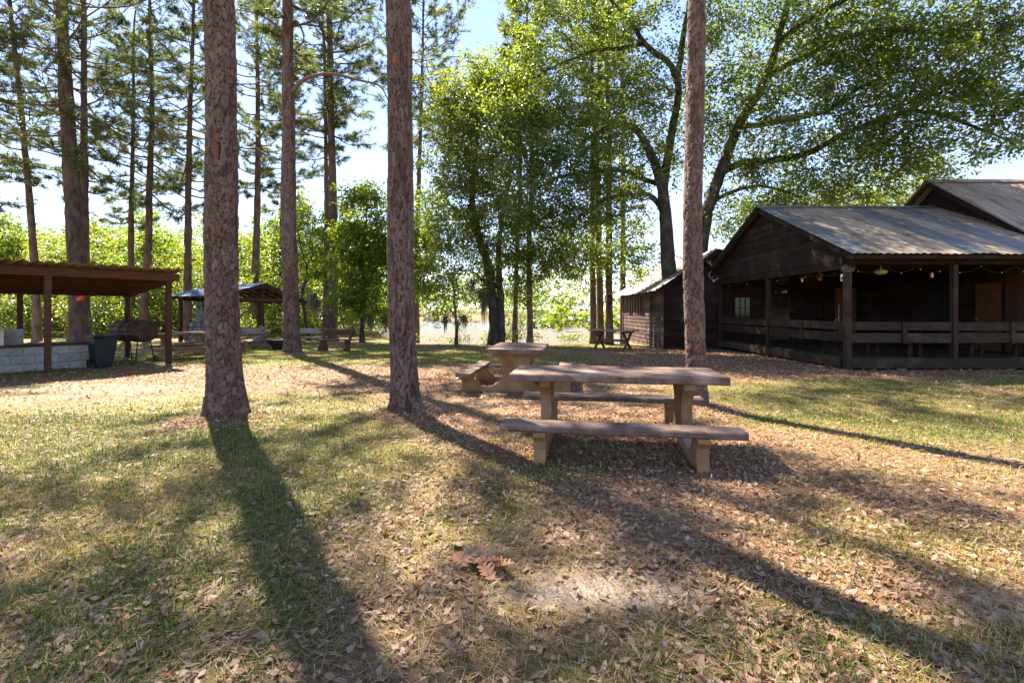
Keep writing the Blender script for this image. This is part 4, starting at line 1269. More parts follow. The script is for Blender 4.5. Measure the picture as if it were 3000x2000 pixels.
# gable of the porch roof: horizontal boards up to the roof slope
RY, RZ, RS = 15.1, 4.60, .461
z = 2.42; bh = .215
while z < RZ - .12:
    h2 = min(bh - .012, RZ - z - .05)
    ha = min(4.02, (RZ - z) / RS - .05); hb = min(4.02, (RZ - z - h2) / RS - .05)
    if hb < .05: hb = .05
    part('gable_board', DW, lambda m: m.prism([(-ha, 0), (ha, 0), (hb, h2), (-hb, h2)], (X0 - .06 - (.010 if int(z * 10) % 2 else .004), RY, z), (0, 1, 0), (0, 0, 1), (.024, 0, 0)))
    z += bh
for s in (-1, 1):      # barge boards along the rake
    part('barge_board', DW, lambda m: m.bar((X0 - .22, RY + s * .02, RZ - .02), (X0 - .22, RY + s * 4.22, RZ - .02 - 4.2 * RS), .028, .15))
# porch roof sheets
sl = math.hypot(4.28, 4.28 * RS)
me_p = sheet_mesh('roof_sheet', .70, sl, .175, .011, M['roof_metal'])
me_p2 = sheet_mesh('roof_sheet', .70, sl, .175, .011, M['roof_rust'])
lay_sheets(cabin, None, .70, Vector((X0 - .28, RY, RZ + .09)) - cabin.location, (1, 0, 0), (0, -1, -RS), 9, sd=3, mats=[me_p, me_p, me_p, me_p2])
lay_sheets(cabin, me_p2, .70, Vector((X0 - .28 + 9 * .67, RY, RZ + .09)) - cabin.location, (1, 0, 0), (0, -1, -RS), 4, sd=4)
lay_sheets(cabin, me_p, .70, Vector((X0 - .28 + 9 * .67, RY, RZ + .09)) - cabin.location, (-1, 0, 0), (0, 1, -RS), 9, sd=5)
part('ridge_cap', M['roof_metal'], lambda m: m.prism([(-.17, -.06), (0, .03), (.17, -.06), (.17, -.068), (0, .018), (-.17, -.068)], (X0 - .30, RY, RZ + .105), (0, 1, 0), (0, 0, 1), (5.6, 0, 0)))
# back wall of the porch
z = .30
while z < 2.72:
    for xa, xb in ((X0 + .06, 8.52), (9.30, 10.02), (10.72, 11.30), (12.0, 12.46), (13.32, X1 - .06)):
        clap_x(Y1 - .02, xa, xb, z, .15, DW)
    if z < 1.0 or z > 2.0: clap_x(Y1 - .02, 8.525, 9.295, z, .15, DW)
    if z < 1.5 or z > 2.3: clap_x(Y1 - .02, 10.025, 10.715, z, .15, SD)
    if z > 2.3: clap_x(Y1 - .02, 11.305, 11.995, z, .15, DW); clap_x(Y1 - .02, 12.465, 13.315, z, .15, DW)
    z += .152
part('wall', DW, lambda m: m.box(((X0 + X1) / 2 + .1, Y1 + .05, 1.37), (X1 - X0 + .1, .10, 2.74)))
def window(cx, y, cz, w, h, face='y', bars=(1, 1), fm=DW):
    sx = lambda u, d: (cx + u, y + d) if face == 'y' else (cx + d, y + u)
    dims = lambda a, b, c: (a, b, c) if face == 'y' else (b, a, c)
    w_ = part('window', fm, lambda m: [m.box((*sx(s * (w / 2 + .03), -.02), cz), dims(.07, .05, h + .13)) for s in (-1, 1)] + [m.box((*sx(0, -.021), cz + s * (h / 2 + .03)), dims(w - .012, .048, .068)) for s in (-1, 1)])
    mb = MB().box((*sx(0, .012), cz), dims(w, .008, h))
    g = wb(mb, 'pane', M['glass'], cabin); g.parent = w_
    mb = MB()
    for i in range(bars[0]): mb.box((*sx(-w / 2 + w * (i + 1) / (bars[0] + 1), -.004), cz), dims(.022, .02, h))
    for i in range(bars[1]): mb.box((*sx(0, -.003), cz - h / 2 + h * (i + 1) / (bars[1] + 1)), dims(w, .018, .022))
    if mb.v:
        g = wb(mb, 'muntin', fm, cabin); g.parent = w_
    return w_
window(8.91, Y1 - .04, 1.52, .62, .82, bars=(2, 1))
window(10.37, Y1 - .04, 1.93, .56, .64, bars=(1, 1), fm=PW)
part('painted_reflection', M['white_paint'], lambda m: m.box((10.37, Y1 - .075, 2.16), (.46, .012, .10)))  # white strip painted in for the reflection at the top of this window
def door(cx, y, w, h, face='y', mat=None, z0=.30):
    dims = lambda a, b, c: (a, b, c) if face == 'y' else (b, a, c)
    sx = lambda u, d: (cx + u, y + d) if face == 'y' else (cx + d, y + u)
    d = part('door', mat, lambda m: [m.box((*sx(0, 0), z0 + h / 2), dims(w, .04, h))] + [m.box((*sx(s * w * .23, -.026), z0 + h * q), dims(w * .33, .014, h * hh)) for s in (-1, 1) for q, hh in ((.27, .36), (.72, .40))])
    mb = MB().lathe([(.012, 0), (.03, .02), (.03, .04), (.01, .055)], (0, 0, 0), 10)
    g = mb.build('handle', M['brass'], d, True)
    p = Vector((*sx(w * .40, -.03), z0 + h * .47)) - Vector(cabin.location)
    g.location = p
    g.rotation_euler = (R(90), 0, 0) if face == 'y' else (0, R(-90), 0)
    return d
door(11.65, Y1 - .02, .66, 1.98, mat=DW)
door(12.89, Y1 - .02, .82, 2.0, mat=M['door_wood'])
# main wall on the right of the porch, board by board
z = .30
while z < 2.72:
    for ya, yb in ((12.0, 13.05), (13.8, 14.3), (15.5, 18.46)):
        clap_y(X1, ya, yb, z, .15, DW)
    if z < 1.0 or z > 2.15: clap_y(X1, 14.305, 15.495, z, .15, DW)
    if z > 2.2: clap_y(X1, 13.055, 13.795, z, .15, DW)
    z += .152
part('wall', DW, lambda m: m.box((X1 + .06, 15.25, 1.37), (.10, 6.5, 2.74)))
window(X1 - .02, 14.9, 1.58, 1.05, 1.0, face='x', bars=(1, 1))
door(X1 - .03, 13.42, .70, 1.9, face='x', mat=M['door_wood'])
for i in range(6):      # upright brown boards by the near door
    part('wall_plank', M['red_wood'], lambda m: m.box((X1 - .04, 12.08 + i * .155, 1.45), (.022, .148, 2.3)))
# main building above the porch: gable, roof
MRZ, MRS = 5.46, .72
part('wall', DW, lambda m: m.prism([(-3.1, 2.745), (3.4, 2.745), (3.4, MRZ - 3.4 * MRS - .06), (0, MRZ - .06), (-3.1, MRZ - 3.1 * MRS - .06)], (X1 + .02, RY, 0), (0, 1, 0), (0, 0, 1), (.10, 0, 0)))
z = 3.0
while z < MRZ - .15:
    ha = min(3.1, (MRZ - z) / MRS - .12); hb = max(.04, min(3.1, (MRZ - z - .2) / MRS - .12))
    part('gable_board', DW, lambda m: m.prism([(-ha, 0), (ha, 0), (hb, .2), (-hb, .2)], (X1 - (.012 if int(z * 10) % 2 else .006), RY, z), (0, 1, 0), (0, 0, 1), (.02, 0, 0)))
    z += .21
part('wall', DW, lambda m: m.box((17.0, 12.1, 1.55), (7.0, .12, 3.1)))
sl2 = math.hypot(3.75, 3.75 * MRS)
me_m = sheet_mesh('roof_sheet', .70, sl2, .12, .011, M['roof_rust'])
lay_sheets(cabin, me_m, .70, Vector((X1 - .32, RY, MRZ + .06)) - cabin.location, (1, 0, 0), (0, -1, -MRS), 11, sd=7)
lay_sheets(cabin, me_m, .70, Vector((X1 - .32 + 11 * .67, RY, MRZ + .06)) - cabin.location, (-1, 0, 0), (0, 1, -MRS), 11, sd=8)
for s in (-1, 1):
    part('barge_board', DW, lambda m: m.bar((X1 - .26, RY + s * .02, MRZ - .05), (X1 - .26, RY + s * 3.70, MRZ - .05 - 3.68 * MRS), .03, .16))
part('ridge_cap', M['roof_rust'], lambda m: m.prism([(-.17, -.09), (0, .03), (.17, -.09), (.17, -.1), (0, .016), (-.17, -.1)], (X1 - .34, RY, MRZ + .08), (0, 1, 0), (0, 0, 1), (7.4, 0, 0)))

# the side wing
WX, WR, WZ, WS = 5.9, 7.9, 3.72, .66
wy0, wy1 = 18.55, 25.2
z = -.12; nb = 0
while z < 2.33:
    segs = [(wy0 + .02, wy1)]
    if 1.25 < z < 1.95: segs = [(wy0 + .02, 19.72), (20.38, 21.62), (24.42, wy1)]
    elif 1.95 <= z < 2.1: segs = [(wy0 + .02, 19.72), (20.38, wy1)]
    for ya, yb in segs: clap_y(WX, ya, yb, z, .165, SD, t=.024)
    z += .168
part('wall', DW, lambda m: m.box((WX + .07, (wy0 + wy1) / 2 + .02, 1.1), (.10, wy1 - wy0 - .12, 2.4)))
part('corner_board', SD, lambda m: m.box((WX - .03, wy1 + .03, 1.08), (.05, .12, 2.4)))
for i in range(11):     # upright slats over the open side
    y = 21.75 + i * .25
    part('slat', M['grey_wood'] if i % 2 else DW, lambda m: m.box((WX - .025, y, 1.66), (.02, .11, .76)))
window(WX - .005, 20.05, 1.72, .5, .72, face='x', bars=(1, 1), fm=SD)
z = -.12
while z < WZ - .12:
    h2 = .165
    za = z; ha = min(1.99, (WZ - za) / WS - .03); hb = max(.03, min(1.99, (WZ - za - h2) / WS - .03))
    part('gable_board', DW, lambda m: m.prism([(-ha, 0), (min(ha, 2.0), 0), (min(hb, 2.0), h2), (-hb, h2)], (WR, wy0 - .022 - (.008 if int(round(z * 6)) % 2 else 0), z), (1, 0, 0), (0, 0, 1), (0, .02, 0)))
    z += .17
part('wall', DW, lambda m: m.prism([(-1.95, 0), (1.95, 0), (1.95, 2.3), (0, WZ - .08), (-1.95, 2.3)], (WR, wy0 + .01, 0), (1, 0, 0), (0, 0, 1), (0, .08, 0)))
sl3 = math.hypot(2.46, 2.46 * WS)
me_w = [sheet_mesh('roof_sheet', .72, sl3, .12, .013, M['roof_pale'], 4, -.01), sheet_mesh('roof_sheet', .72, sl3, .12, .013, M['roof_rust'], 4, -.015)]
lay_sheets(cabin, None, .72, Vector((WR, 18.25, WZ + .08)) - cabin.location, (0, 1, 0), (-1, 0, -WS), 11, sd=9, jitter=.012, mats=[me_w[0], me_w[0], me_w[1]])
lay_sheets(cabin, None, .72, Vector((WR, 18.25 + 11 * .69, WZ + .08)) - cabin.location, (0, -1, 0), (1, 0, -WS), 11, sd=10, jitter=.012, mats=me_w)
for s in (-1, 1):
    part('barge_board', DW, lambda m: m.bar((WR + s * .02, 18.33, WZ - .03), (WR + s * 2.42, 18.33, WZ - .03 - 2.4 * WS), .03, .14))

# things on the porch
def antlers(loc, s, label):
    t = thing('antlers', label, 'antlers', loc, 0, 'antlers on the wing gable')
    MB().lathe([(.045, 0), (.055, .01), (.03, .05), (.012, .07)], (0, 0, 0), 10).build('skull_plate', M['bone'], t, True).rotation_euler = (R(90), 0, 0)
    for sg in (-1, 1):
        mb = MB()
        main = [(0, -.03, 0), (sg * .10 * s, -.08, .05 * s), (sg * .20 * s, -.12, .14 * s), (sg * .22 * s, -.16, .26 * s), (sg * .15 * s, -.18, .36 * s)]
        mb.tube(smooth_path(main, .03), np.linspace(.016, .006, len(smooth_path(main, .03))), 6)
        for p, q in ((main[1], (sg * .07 * s, -.10, .17 * s)), (main[2], (sg * .30 * s, -.13, .22 * s)), (main[3], (sg * .31 * s, -.18, .33 * s))):
            mb.tube([p, ((p[0] + q[0]) / 2, (p[1] + q[1]) / 2 - .01, (p[2] + q[2]) / 2), q], [.012, .009, .004], 5)
        mb.build('antler', M['bone'], t, True)
antlers((7.72, 18.48, 3.18), 1.1, 'pale deer antlers high on the wing gable under the eaves')
antlers((7.80, 18.48, 2.58), 1.0, 'pale deer antlers lower on the wing gable beside the porch')

lamp = thing('ceiling_lamp', 'cream glass ceiling lamp hanging under the porch ceiling', 'lamp', (10.42, 13.5, 2.725))
MB().lathe([(.07, 0), (.075, -.015), (.02, -.03), (.018, -.10), (.055, -.115), (.06, -.13)][::-1], (0, 0, 0), 16).build('fitter', M['brass'], lamp, True)
MB().lathe([(.055, -.125), (.13, -.15), (.165, -.195), (.15, -.245), (.09, -.28), (.02, -.295)][::-1], (0, 0, 0), 20).build('lamp_shade', M['lamp_glass'], lamp, True)
fan = thing('ceiling_fan', 'pale bladed ceiling fan under the porch near its corner post', 'fan', (9.85, 15.3, 2.725))
MB().lathe([(.05, 0), (.05, -.03), (.015, -.04), (.015, -.14), (.09, -.15), (.10, -.22), (.05, -.25)][::-1], (0, 0, 0), 14).build('motor', M['brass'], fan, True)
MB().lathe([(.05, -.252), (.07, -.29), (.06, -.34), (.02, -.36)][::-1], (0, 0, 0), 12).build('lamp_shade', M['bulb'], fan, True)
for k in range(5):
    a = k * 2 * math.pi / 5 + .35
    MB().box((math.cos(a) * .38, math.sin(a) * .38, -.185), (.52, .12, .012), rz=a, rx=R(12)).build('blade', M['grey_wood'], fan)
def string_lights(label, pts, bulbs):
    t = thing('string_lights', label, 'string lights', pts[0], 0, 'string lights along the porch beams')
    P0 = np.array(pts[0]); path = []
    for a, b in zip(pts[:-1], pts[1:]):
        a = np.array(a); b = np.array(b); u = np.linspace(0, 1, 9)[:-1, None]
        path.append(a + (b - a) * u - np.array([0, 0, 1]) * (.16 * 4 * u * (1 - u)))
    path = np.vstack(path + [np.array(pts[-1])[None]]) - P0
    MB().tube(path, .0045, 5).build('cable', M['wire'], t)
    n = len(path)
    for i in range(2, n, 5):
        p = path[i]
        MB().lathe([(.003, 0), (.007, -.01), (.008, -.02), (.004, -.03)][::-1], tuple(p), 8).build('bulb', M['lamp_glass'], t, True)
    for i in bulbs:
        p = path[i]
        MB().lathe([(.014, 0), (.03, -.03), (.03, -.11), (.012, -.13)][::-1], tuple(p), 10).build('lantern', M['bulb'], t, True)
string_lights('string of small lights looped along the front porch beam', [(8.12, Y0 + .11, 2.50), (9.0, Y0 + .11, 2.50), (9.75, Y0 + .11, 2.50), (10.48, Y0 + .11, 2.5), (11.3, Y0 + .11, 2.5), (12.1, Y0 + .11, 2.5), (13.0, Y0 + .11, 2.5)], (20,))
string_lights('string of small lights looped along the gable side porch beam', [(X0 + .11, 18.2, 2.50), (X0 + .11, 17.0, 2.50), (X0 + .11, 15.9, 2.50), (X0 + .11, 15.05, 2.5), (X0 + .11, 13.9, 2.5), (X0 + .11, 12.8, 2.5), (X0 + .11, 11.6, 2.5)], (36,))
stick = thing('driftwood_stick', 'forked pale driftwood branch standing by the brown porch door', 'branch', (12.45, 18.15, .297))
MB().tube(smooth_path([(0, 0, 0), (.02, .02, .5), (-.01, .05, .95), (.03, .08, 1.35)], .1), .024, 7).build('stem', M['bone'], stick, True)
MB().tube(smooth_path([(-.01, .04, .85), (-.15, .0, .76), (-.30, -.03, .66)], .08), .016, 6).build('fork', M['bone'], stick, True)
spk = thing('speaker', 'small white loudspeaker fixed behind the porch corner post', 'speaker', (8.03, Y0 + .16, 2.22))
MB().box((0, 0, 0), (.10, .10, .17), bev=.012).build('cabinet', M['white_paint'], spk)
MB().lathe([(.035, 0), (.035, .006), (.01, .002)], (0, 0, 0), 12).build('grille', M['wire'], spk, True).matrix_local = Matrix.Translation((-.05, 0, -.02)) @ Matrix.Rotation(R(-90), 4, 'Y')

# ------------------------------------------------------------------ barbecue shelter
A = (-9.2, 12.8)
gh = float(ground_h(*A))
rzA = math.atan2(.8, .6)
RW = M['red_wood']
sh = thing('barbecue_shelter', 'open red brown timber shelter with wavy sheet roof over the block pit', 'shelter', (A[0], A[1], gh), rzA)
fz = lambda t: 2.36 - .095 * t         # roof height above a spot t metres behind the front
for t_, zt in ((0, fz(0) - .06), (3.5, fz(3.5) - .06)):
    for s_ in (0, -2.35, -4.7, -7.0):
        MB().box((s_, t_, zt / 2 - .05), (.115, .115, zt), bev=.006).build('post', RW, sh)
for t_ in (-.07, 3.57):
    MB().box((-3.45, t_, fz(t_) - .06), (7.35, .05, .19)).build('beam', RW, sh)
for t_ in (.62, 1.25, 1.9, 2.55, 3.1):
    MB().box((-3.45, t_, fz(t_) + .0), (7.35, .05, .125)).build('purlin', RW, sh)
for s_ in (.06, -4.77, -7.06):
    MB().bar((s_, -.10, fz(0) - .13), (s_, 3.60, fz(3.5) - .14), .05, .12).build('rafter', RW, sh)
me_s = [sheet_mesh('roof_sheet', .92, 4.3, .23, .030, M['roof_brown'], 3, -.02, .006), sheet_mesh('roof_sheet', .92, 4.3, .23, .024, M['roof_brown'], 3, .01, .006)]
lay_sheets(sh, None, .92, (.26, -.42, fz(-.42) + .115), (-1, 0, 0), (0, 1, -.095), 9, sd=12, jitter=.03, mats=me_s)

pit = thing('block_pit', 'whitewashed concrete block barbecue pit with a dark timber ledge', 'barbecue pit', (A[0], A[1], gh), rzA)
S0, S1, T0, T1_ = -1.45, -6.2, .66, 2.1
MB().box(((S0 + S1) / 2, (T0 + T1_) / 2, .28), (S0 - S1 - .05, T1_ - T0 - .05, .60)).build('core', M['mortar'], pit)
me_blk = MB().box((0, 0, 0), (.394, .10, .194), bev=.007).mesh('block', M['block'])
me_half = MB().box((0, 0, 0), (.194, .10, .194), bev=.007).mesh('block', M['block'])
rb = random.Random(8)
for c in range(3):
    s_ = S0; first = (c % 2 == 1)
    while s_ > S1 + .1:
        w = .2 if first else .4
        o = link('block', me_half if first else me_blk, pit); first = False
        o.location = (s_ - w / 2, T0 + .03 + rb.uniform(-.004, .004), .08 + c * .2)
        s_ -= w
    t_ = T0 + .085
    for k in range(4):
        if t_ + .4 > T1_ + .1: break
        o = link('block', me_blk, pit); o.rotation_euler = (0, 0, R(90)); o.location = (S0 - .032, t_ + .2, .08 + c * .2); t_ += .4
for c in range(2):
    for k in range(9):
        o = link('block', me_blk, pit); o.location = (-2.75 - k * .4, 1.45, .68 + c * .2)
MB().box(((S0 + S1) / 2, T0 - .01, .605), (S0 - S1 + .06, .12, .05), bev=.004).build('ledge', RW, pit)
MB().box((S0 + .0, (T0 + T1_) / 2 + .05, .606), (.09, T1_ - T0 - .02, .048)).build('ledge', RW, pit)
MB().box((-2.05, 1.4, .60), (1.1, 1.3, .014)).build('grill_plate', M['black_iron'], pit)
ck = thing('ice_box', 'cream painted metal box standing on the block pit', 'box', (A[0] + .6 * -3.35 - .8 * 1.05, A[1] + .8 * -3.35 + .6 * 1.05, gh + .582), rzA)
MB().box((0, 0, .19), (.8, .42, .38), bev=.012).build('body', M['cream'], ck)
MB().box((0, 0, .405), (.83, .45, .05), bev=.012).build('lid', M['cream'], ck)

def to_world(s, t): return (A[0] + .6 * s - .8 * t, A[1] + .8 * s + .6 * t)
bx_, by_ = to_world(-1.32, .28)
bn = thing('wheelie_bin', 'dark wheeled rubbish bin with a closed lid beside the block pit', 'bin', (bx_, by_, gh), rzA + R(4))
bn.scale = (.88, .88, .94)
MB().prism([(-.19, .10), (.19, .10), (.26, .80), (-.26, .80)], (0, -.24, 0), (1, 0, 0), (0, 0, 1), (0, .50, 0)).build('body', M['black_plastic'], bn)
MB().box((0, -.02, .835), (.58, .62, .06), bev=.02).box((0, .28, .84), (.40, .06, .07), bev=.01).build('lid', M['black_plastic'], bn)
for s_ in (-1, 1):
    w_ = MB().lathe([(.03, -.025), (.11, -.025), (.12, -.01), (.12, .01), (.11, .025), (.03, .025)], (0, 0, 0), 18).build('wheel', M['black_iron'], bn, True)
    w_.rotation_euler = (0, R(90), 0); w_.location = (s_ * .24, .20, .12)
MB().box((0, -.05, .05), (.30, .30, .09)).build('foot', M['black_plastic'], bn)

sx_, sy_ = to_world(-.40, 1.35)
sm = thing('drum_smoker', 'rusty barrel smoker on thin legs with one small wheel', 'smoker', (sx_, sy_, gh), R(72))
# drum axis along local y, near end towards the camera
dr = MB()
prof = [(.02, -.55), (.27, -.545), (.295, -.53), (.30, -.5), (.30, -.18), (.308, -.17), (.30, -.16), (.30, .16), (.308, .17), (.30, .18), (.30, .5), (.295, .53), (.27, .545), (.02, .55)]
dr.lathe(prof, (0, 0, 0), 28)
o = dr.build('drum', M['iron'], sm, True); o.rotation_euler = (R(90), 0, 0); o.location = (0, 0, .86)
MB().box((-.305, .0, .86), (.02, .98, .03)).build('lid_edge', M['black_iron'], sm)
MB().box((-.38, 0, .80), (.20, .9, .02)).build('shelf', M['grey_wood'], sm)
MB().tube([(-.34, -.3, .98), (-.40, -.3, .99), (-.40, .3, .99), (-.34, .3, .98)], .012, 6).build('handle', M['black_iron'], sm)
MB().tube([(0, .30, 1.14), (0, .30, 1.30)], .045, 10).lathe([(.07, 0), (.07, .015), (.01, .04)], (0, .30, 1.31), 12).build('chimney', M['black_iron'], sm, True)
for ax_, ay_ in ((-.2, -.4), (.2, -.4), (-.2, .4), (.2, .4)):
    MB().tube([(ax_ * .8, ay_, .66), (ax_ * 1.25, ay_ * 1.12, .0)], .014, 6).build('leg', M['black_iron'], sm)
w_ = MB().lathe([(.02, -.02), (.085, -.02), (.09, 0), (.085, .02), (.02, .02)], (0, 0, 0), 16).build('wheel', M['iron'], sm, True)
w_.rotation_euler = (0, R(90), 0); w_.location = (.285, -.448, .09)
hk = thing('hanging_ladle', 'black iron ladle hung from the shelter beam', 'ladle', (*to_world(-1.42, .62), gh + fz(.62) - .06), rzA)
MB().tube([(0, 0, 0), (0, 0, -.36)], .010, 6).build('handle', M['black_iron'], hk)
MB().lathe([(.012, -.47), (.05, -.45), (.062, -.40), (.055, -.36), (.01, -.355)], (0, 0, 0), 12).build('bowl', M['black_iron'], hk, True)
mr = surf('red enamel', (.45, .03, .02), (.6, .05, .04), 5, rough=.4)
rsn = thing('trail_marker', 'small red marker nailed to the stout pine behind the shelter', 'marker', tuple(PX(231, 872, 21.45)))
MB().prism([(-.16, 0), (-.08, -.02), (0, .05), (.16, .10), (.10, -.08), (0, -.12), (-.12, -.12)], (0, 0, 0), (1, 0, 0), (0, 0, 1), (0, .15, 0)).build('plate', mr, rsn)

# ------------------------------------------------------------------ gabled pavilion
gdir = Vector((.33, .944, 0)); edir = Vector((-.944, .33, 0))
rzp = math.atan2(gdir.y, gdir.x) - R(90)       # local y = gdir, local x = -edir
pv = thing('pavilion', 'open gabled pavilion with blue grey tin roof on timber posts', 'pavilion', (-12.15, 20.0, float(ground_h(-12.15, 20))), rzp)
# local: x right (0 at the gable end, minus to the left), y back; front eave y=0, ridge y=2.25, rear eave y=4.8
Lp = 3.0
for y_, h_ in ((.25, 2.08), (2.3, 2.62), (4.5, 1.92)):
    for x_ in (-.25, -Lp + .25):
        MB().box((x_, y_, h_ / 2 - .04), (.12, .12, h_), bev=.006).build('post', RW, pv)
MB().box((-.46, 2.3, 1.29), (.10, .10, 2.6)).build('post', RW, pv)
for y_, z_ in ((.25, 2.06), (4.5, 1.92)):
    MB().box((-Lp / 2, y_, z_ + .05), (Lp + .1, .06, .14)).build('beam', RW, pv)
for x_ in (-.18, -Lp + .18):
    MB().box((x_, 2.4, 2.02), (.06, 4.3, .13)).build('tie_beam', RW, pv)
nR = 6
for i in range(nR):
    x_ = -.08 - (Lp - .16) * i / (nR - 1)
    MB().bar((x_, -.02, 2.05), (x_, 2.25, 2.66), .05, .10).build('rafter', RW, pv)
    MB().bar((x_, 4.85, 1.86), (x_, 2.27, 2.66), .05, .10).build('rafter', RW, pv)
for i in range(5):
    u = (i + .4) / 5
    MB().box((-Lp / 2, 2.3 + 2.5 * u, 2.70 - .77 * u + .03), (Lp, .07, .03)).build('purlin', RW, pv)
    MB().box((-Lp / 2, 2.2 - 2.2 * u, 2.70 - .60 * u + .03), (Lp, .07, .03)).build('purlin', RW, pv)
lf = math.hypot(2.4, .65); lr = math.hypot(2.75, .86)
me_f = sheet_mesh('roof_sheet', .66, lf, .165, .016, M['roof_blue']); me_r = sheet_mesh('roof_sheet', .66, lr, .165, .016, M['roof_blue'])
lay_sheets(pv, me_f, .66, (-Lp - .12, 2.25, 2.785), (1, 0, 0), (0, -1, -.27), 5, sd=14)
lay_sheets(pv, me_r, .66, (.06, 2.25, 2.785), (-1, 0, 0), (0, 1, -.312), 5, sd=15)
# stone fireplace under it
fp = thing('stone_fireplace', 'grey stone fireplace with a narrow chimney beneath the pavilion', 'fireplace', tuple(PX(590, 0, 22.0) * [1, 1, 0] + [0, 0, -.15]), R(-15))
rf_ = random.Random(3)
for c in range(5):
    for k in range(4):
        MB().box((-.33 + k * .22 + rf_.uniform(-.02, .02), rf_.uniform(-.02, .02), .12 + c * .2), (.20, .5, .18), rz=rf_.uniform(-.05, .05), bev=.03).build('stone', M['stone'], fp)
for c in range(6):
    for k in range(2):
        MB().box((-.10 + k * .2, .05, 1.10 + c * .17), (.185, .34, .155), rz=rf_.uniform(-.05, .05), bev=.025).build('stone', M['stone'], fp)
MB().box((0, .05, .85), (.55, .28, 1.6)).build('core', M['mortar'], fp)

# ------------------------------------------------------------------ timber benches by the fire pit
def plank_bench(label, loc, rz, L, mat, back_tilt=16):
    z0 = float(ground_h(loc[0], loc[1]))
    t = thing('plank_bench', label, 'bench', (loc[0], loc[1], z0 - .01), rz, 'plank benches round the fire pit')
    MB().box((0, .06, .42), (L, .34, .05), bev=.006).build('seat', mat, t)
    for s in (-1, 1):
        MB().prism([(-.24, 0), (.24, 0), (.13, .395), (-.13, .395)], (s * L * .33 - .03, .06, 0), (0, 1, 0), (0, 0, 1), (.06, 0, 0)).build('leg', mat, t)
        MB().bar((s * L * .40, .26, .05), (s * L * .40, -.27, .86), .05, .13, (0, 0, 1)).build('back_support', mat, t)
    a = R(back_tilt)
    MB().box((0, -.19, .70), (L, .045, .24), rx=-R(57) + R(57 - 33), bev=.006).build('backrest', mat, t)
    return t
plank_bench('dark plank bench on splayed legs, rightmost round the fire pit', (-6.55, 17.8), R(172), 1.35, M['brown_wood'])
plank_bench('silvery plank bench behind the crooked branched pine', (-8.55, 19.9), R(10), 1.6, M['grey_wood'])
plank_bench('silvery plank bench just right of the thickest trunk', (-10.35, 18.6), R(60), 1.3, M['grey_wood'])
plank_bench('silvery plank bench beneath the pavilion gable', (-12.1, 21.8), R(-10), 2.2, M['grey_wood'])

fb = thing('fire_bowl', 'black iron fire bowl between the plank benches', 'fire bowl', (-9.05, 18.5, float(ground_h(-9.05, 18.5))))
MB().lathe([(.16, 0), (.20, .02), (.26, .16), (.44, .36), (.47, .40), (.44, .405), (.30, .30), (.05, .22)], (0, 0, 0), 24).build('bowl', M['black_iron'], fb, True)
for k in range(3):
    a = k * 2.1 + .3
    MB().tube([(math.cos(a) * .20, math.sin(a) * .20, .10), (math.cos(a) * .36, math.sin(a) * .36, -.03)], .018, 6).build('foot', M['black_iron'], fb)
bp = thing('brushwood', 'heap of bare pale branches beside the fire bowl', 'brushwood', (-9.75, 18.7, float(ground_h(-9.75, 18.7))))
rr_ = np.random.default_rng(9)
for k in range(22):
    c = np.array([rr_.normal(0, .30), rr_.normal(0, .2), .06 + .32 * rr_.random()])
    a = rr_.normal(0, .8); L = .35 + .5 * rr_.random()
    d = np.array([math.cos(a), math.sin(a) * .6, rr_.normal(0, .2)]) * L
    q = [c - d, c + rr_.normal(0, .06, 3), c + d]
    for p in q: p[2] = max(.02, p[2])
    MB().tube(smooth_path(q, .12), np.linspace(.02, .008, len(smooth_path(q, .12))), 5).build('branch', M['dead_wood'], bp)

# ------------------------------------------------------------------ cross legged table by the wing
xt = thing('timber_table', 'brown timber table on crossed legs beside the tin roofed wing', 'table', (4.0, 18.9, float(ground_h(4.0, 18.9)) - .01), R(-38))
for k in range(5):
    MB().box((0, -.32 + k * .16, .74 + .002 * (k % 2)), (1.85, .152, .045), bev=.005).build('plank', M['grey_wood'], xt)
for s in (-1, 1):
    MB().bar((s * .62, -.36, .0), (s * .62, .33, .69), .05, .11).build('leg', M['brown_wood'], xt)
    MB().bar((s * .62 - s * .052, .36, .0), (s * .62 - s * .052, -.33, .69), .05, .11).build('leg', M['brown_wood'], xt)
    MB().box((s * .62 + s * .052, 0, .68), (.05, .74, .075)).build('cleat', M['brown_wood'], xt)
MB().box((0, 0, .345), (1.15, .045, .09)).build('stretcher', M['brown_wood'], xt)

rg = thing('metal_ring', 'scalloped black metal ring on the slim pine behind the crossed leg table', 'ornament', tuple(PX(1784, 877, 21.36)))
pts = []
for k in range(41):
    a = 2 * math.pi * k / 40; r = .17 + .03 * math.cos(5 * a)
    pts.append((r * math.cos(a) * 1.1, 0, r * math.sin(a)))
MB().tube(pts, .024, 6, cap=False).build('ring', M['black_iron'], rg, True)
MB().tube([(0, 0, -.20), (.02, .0, -.5)], .022, 6).build('hanger', M['black_iron'], rg)
MB().tube([(0, 0, .2), (0, .12, .22)], .012, 6).build('nail', M['black_iron'], rg)

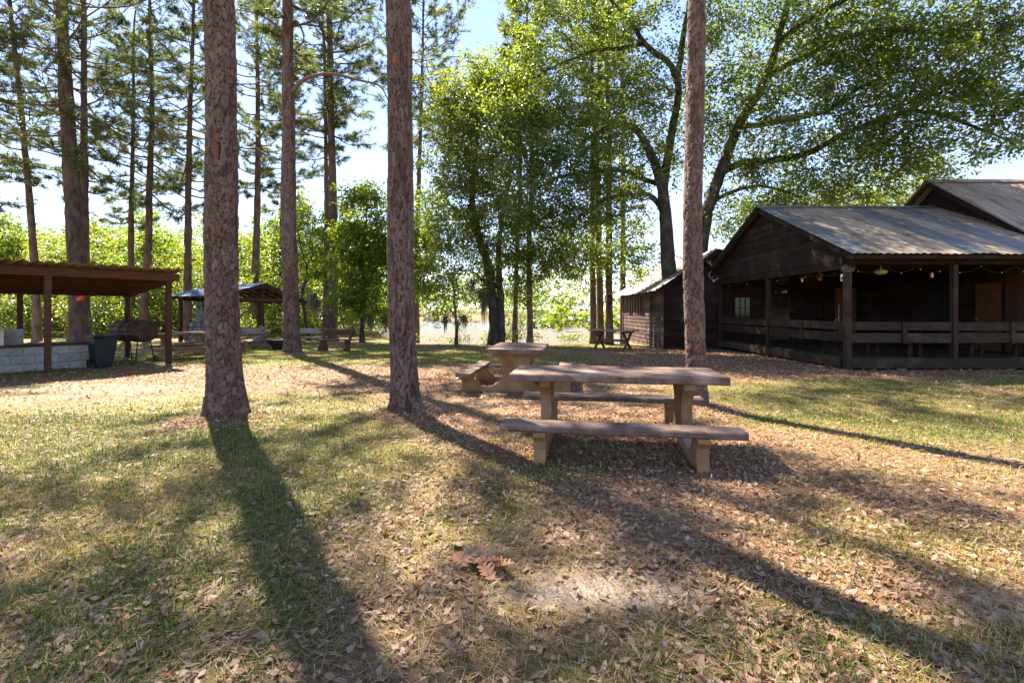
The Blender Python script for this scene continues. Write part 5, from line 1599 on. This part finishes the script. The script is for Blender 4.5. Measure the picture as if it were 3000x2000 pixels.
# ------------------------------------------------------------------ big fallen oak leaves in the foreground
def lobed_leaf(sd):
    rs = random.Random(sd)
    n = 5; L = .15
    pts = []
    for side in (1, -1):
        seq = []
        for k in range(n):
            u = (k + .5) / n
            w = .055 * math.sin(math.pi * min(1, .25 + u * .75)) * (1.1 if k in (1, 3) else .95)
            seq += [(u * L - L / 2 - .006, .014), (u * L - L / 2 + .016, w * rs.uniform(.85, 1.15)), (u * L - L / 2 + .026, w * .9)]
        if side == 1: pts += [(x, y) for x, y in seq] + [(L / 2 + .01, 0)]
        else: pts += [(x, -y) for x, y in seq[::-1]] + [(-L / 2 - .03, 0)]
    curl = rs.uniform(2.0, 4.5); tw = rs.uniform(-2, 2)
    z = lambda x, y: curl * (y * y) * 2.2 + .9 * x * x * rs.uniform(.95, 1.05) + tw * x * y
    mid = [(-L / 2 + L * i / 8, 0) for i in range(9)]
    V = [(x, y, z(x, y)) for x, y in pts]; o = len(V)
    V += [(x, y, z(x, y) - .004) for x, y in mid]
    F = []
    for i in range(len(pts)):
        j = (i + 1) % len(pts)
        a = pts[i][0]; b = pts[j][0]
        ia = min(8, max(0, int(round((a + L / 2) / L * 8)))); ib = min(8, max(0, int(round((b + L / 2) / L * 8))))
        if ia == ib: F.append((i, j, o + ia))
        else:
            F.append((i, j, o + ib, o + ia))
            if abs(ia - ib) > 1:
                pass
    me = bpy.data.meshes.new('fallen_leaf')
    me.from_pydata(V, [], F)
    at = me.attributes.new('tint', 'FLOAT', 'FACE')
    tv = rs.uniform(.55, .8) if rs.random() < .7 else .97
    at.data.foreach_set('value', [tv] * len(F))
    me.materials.append(M['dry_leaf'])
    return me
lm = [lobed_leaf(k) for k in range(5)]
rl = random.Random(21)
spots = [(1375, 1640), (1400, 1660), (1440, 1665), (1425, 1690), (1385, 1665), (1460, 1640), (1350, 1655), (1410, 1630), (1470, 1680), (1340, 1610)]
for i, (px, py) in enumerate(spots):
    y = EYE * FPX / (py - HOR); x = GX(px, y)
    o = link('fallen_leaf', lm[i % 5])
    o.location = (x, y, float(ground_h(x, y)) + .030 + .008 * (i % 3))
    o.rotation_euler = (rl.uniform(-.4, .4), rl.uniform(-.4, .4), rl.uniform(0, 6.28)); o.scale = (.85,) * 3
    tag(o, 'big lobed brown oak leaf in the clump in the foreground', 'leaf', 'big oak leaves clumped on the grass')
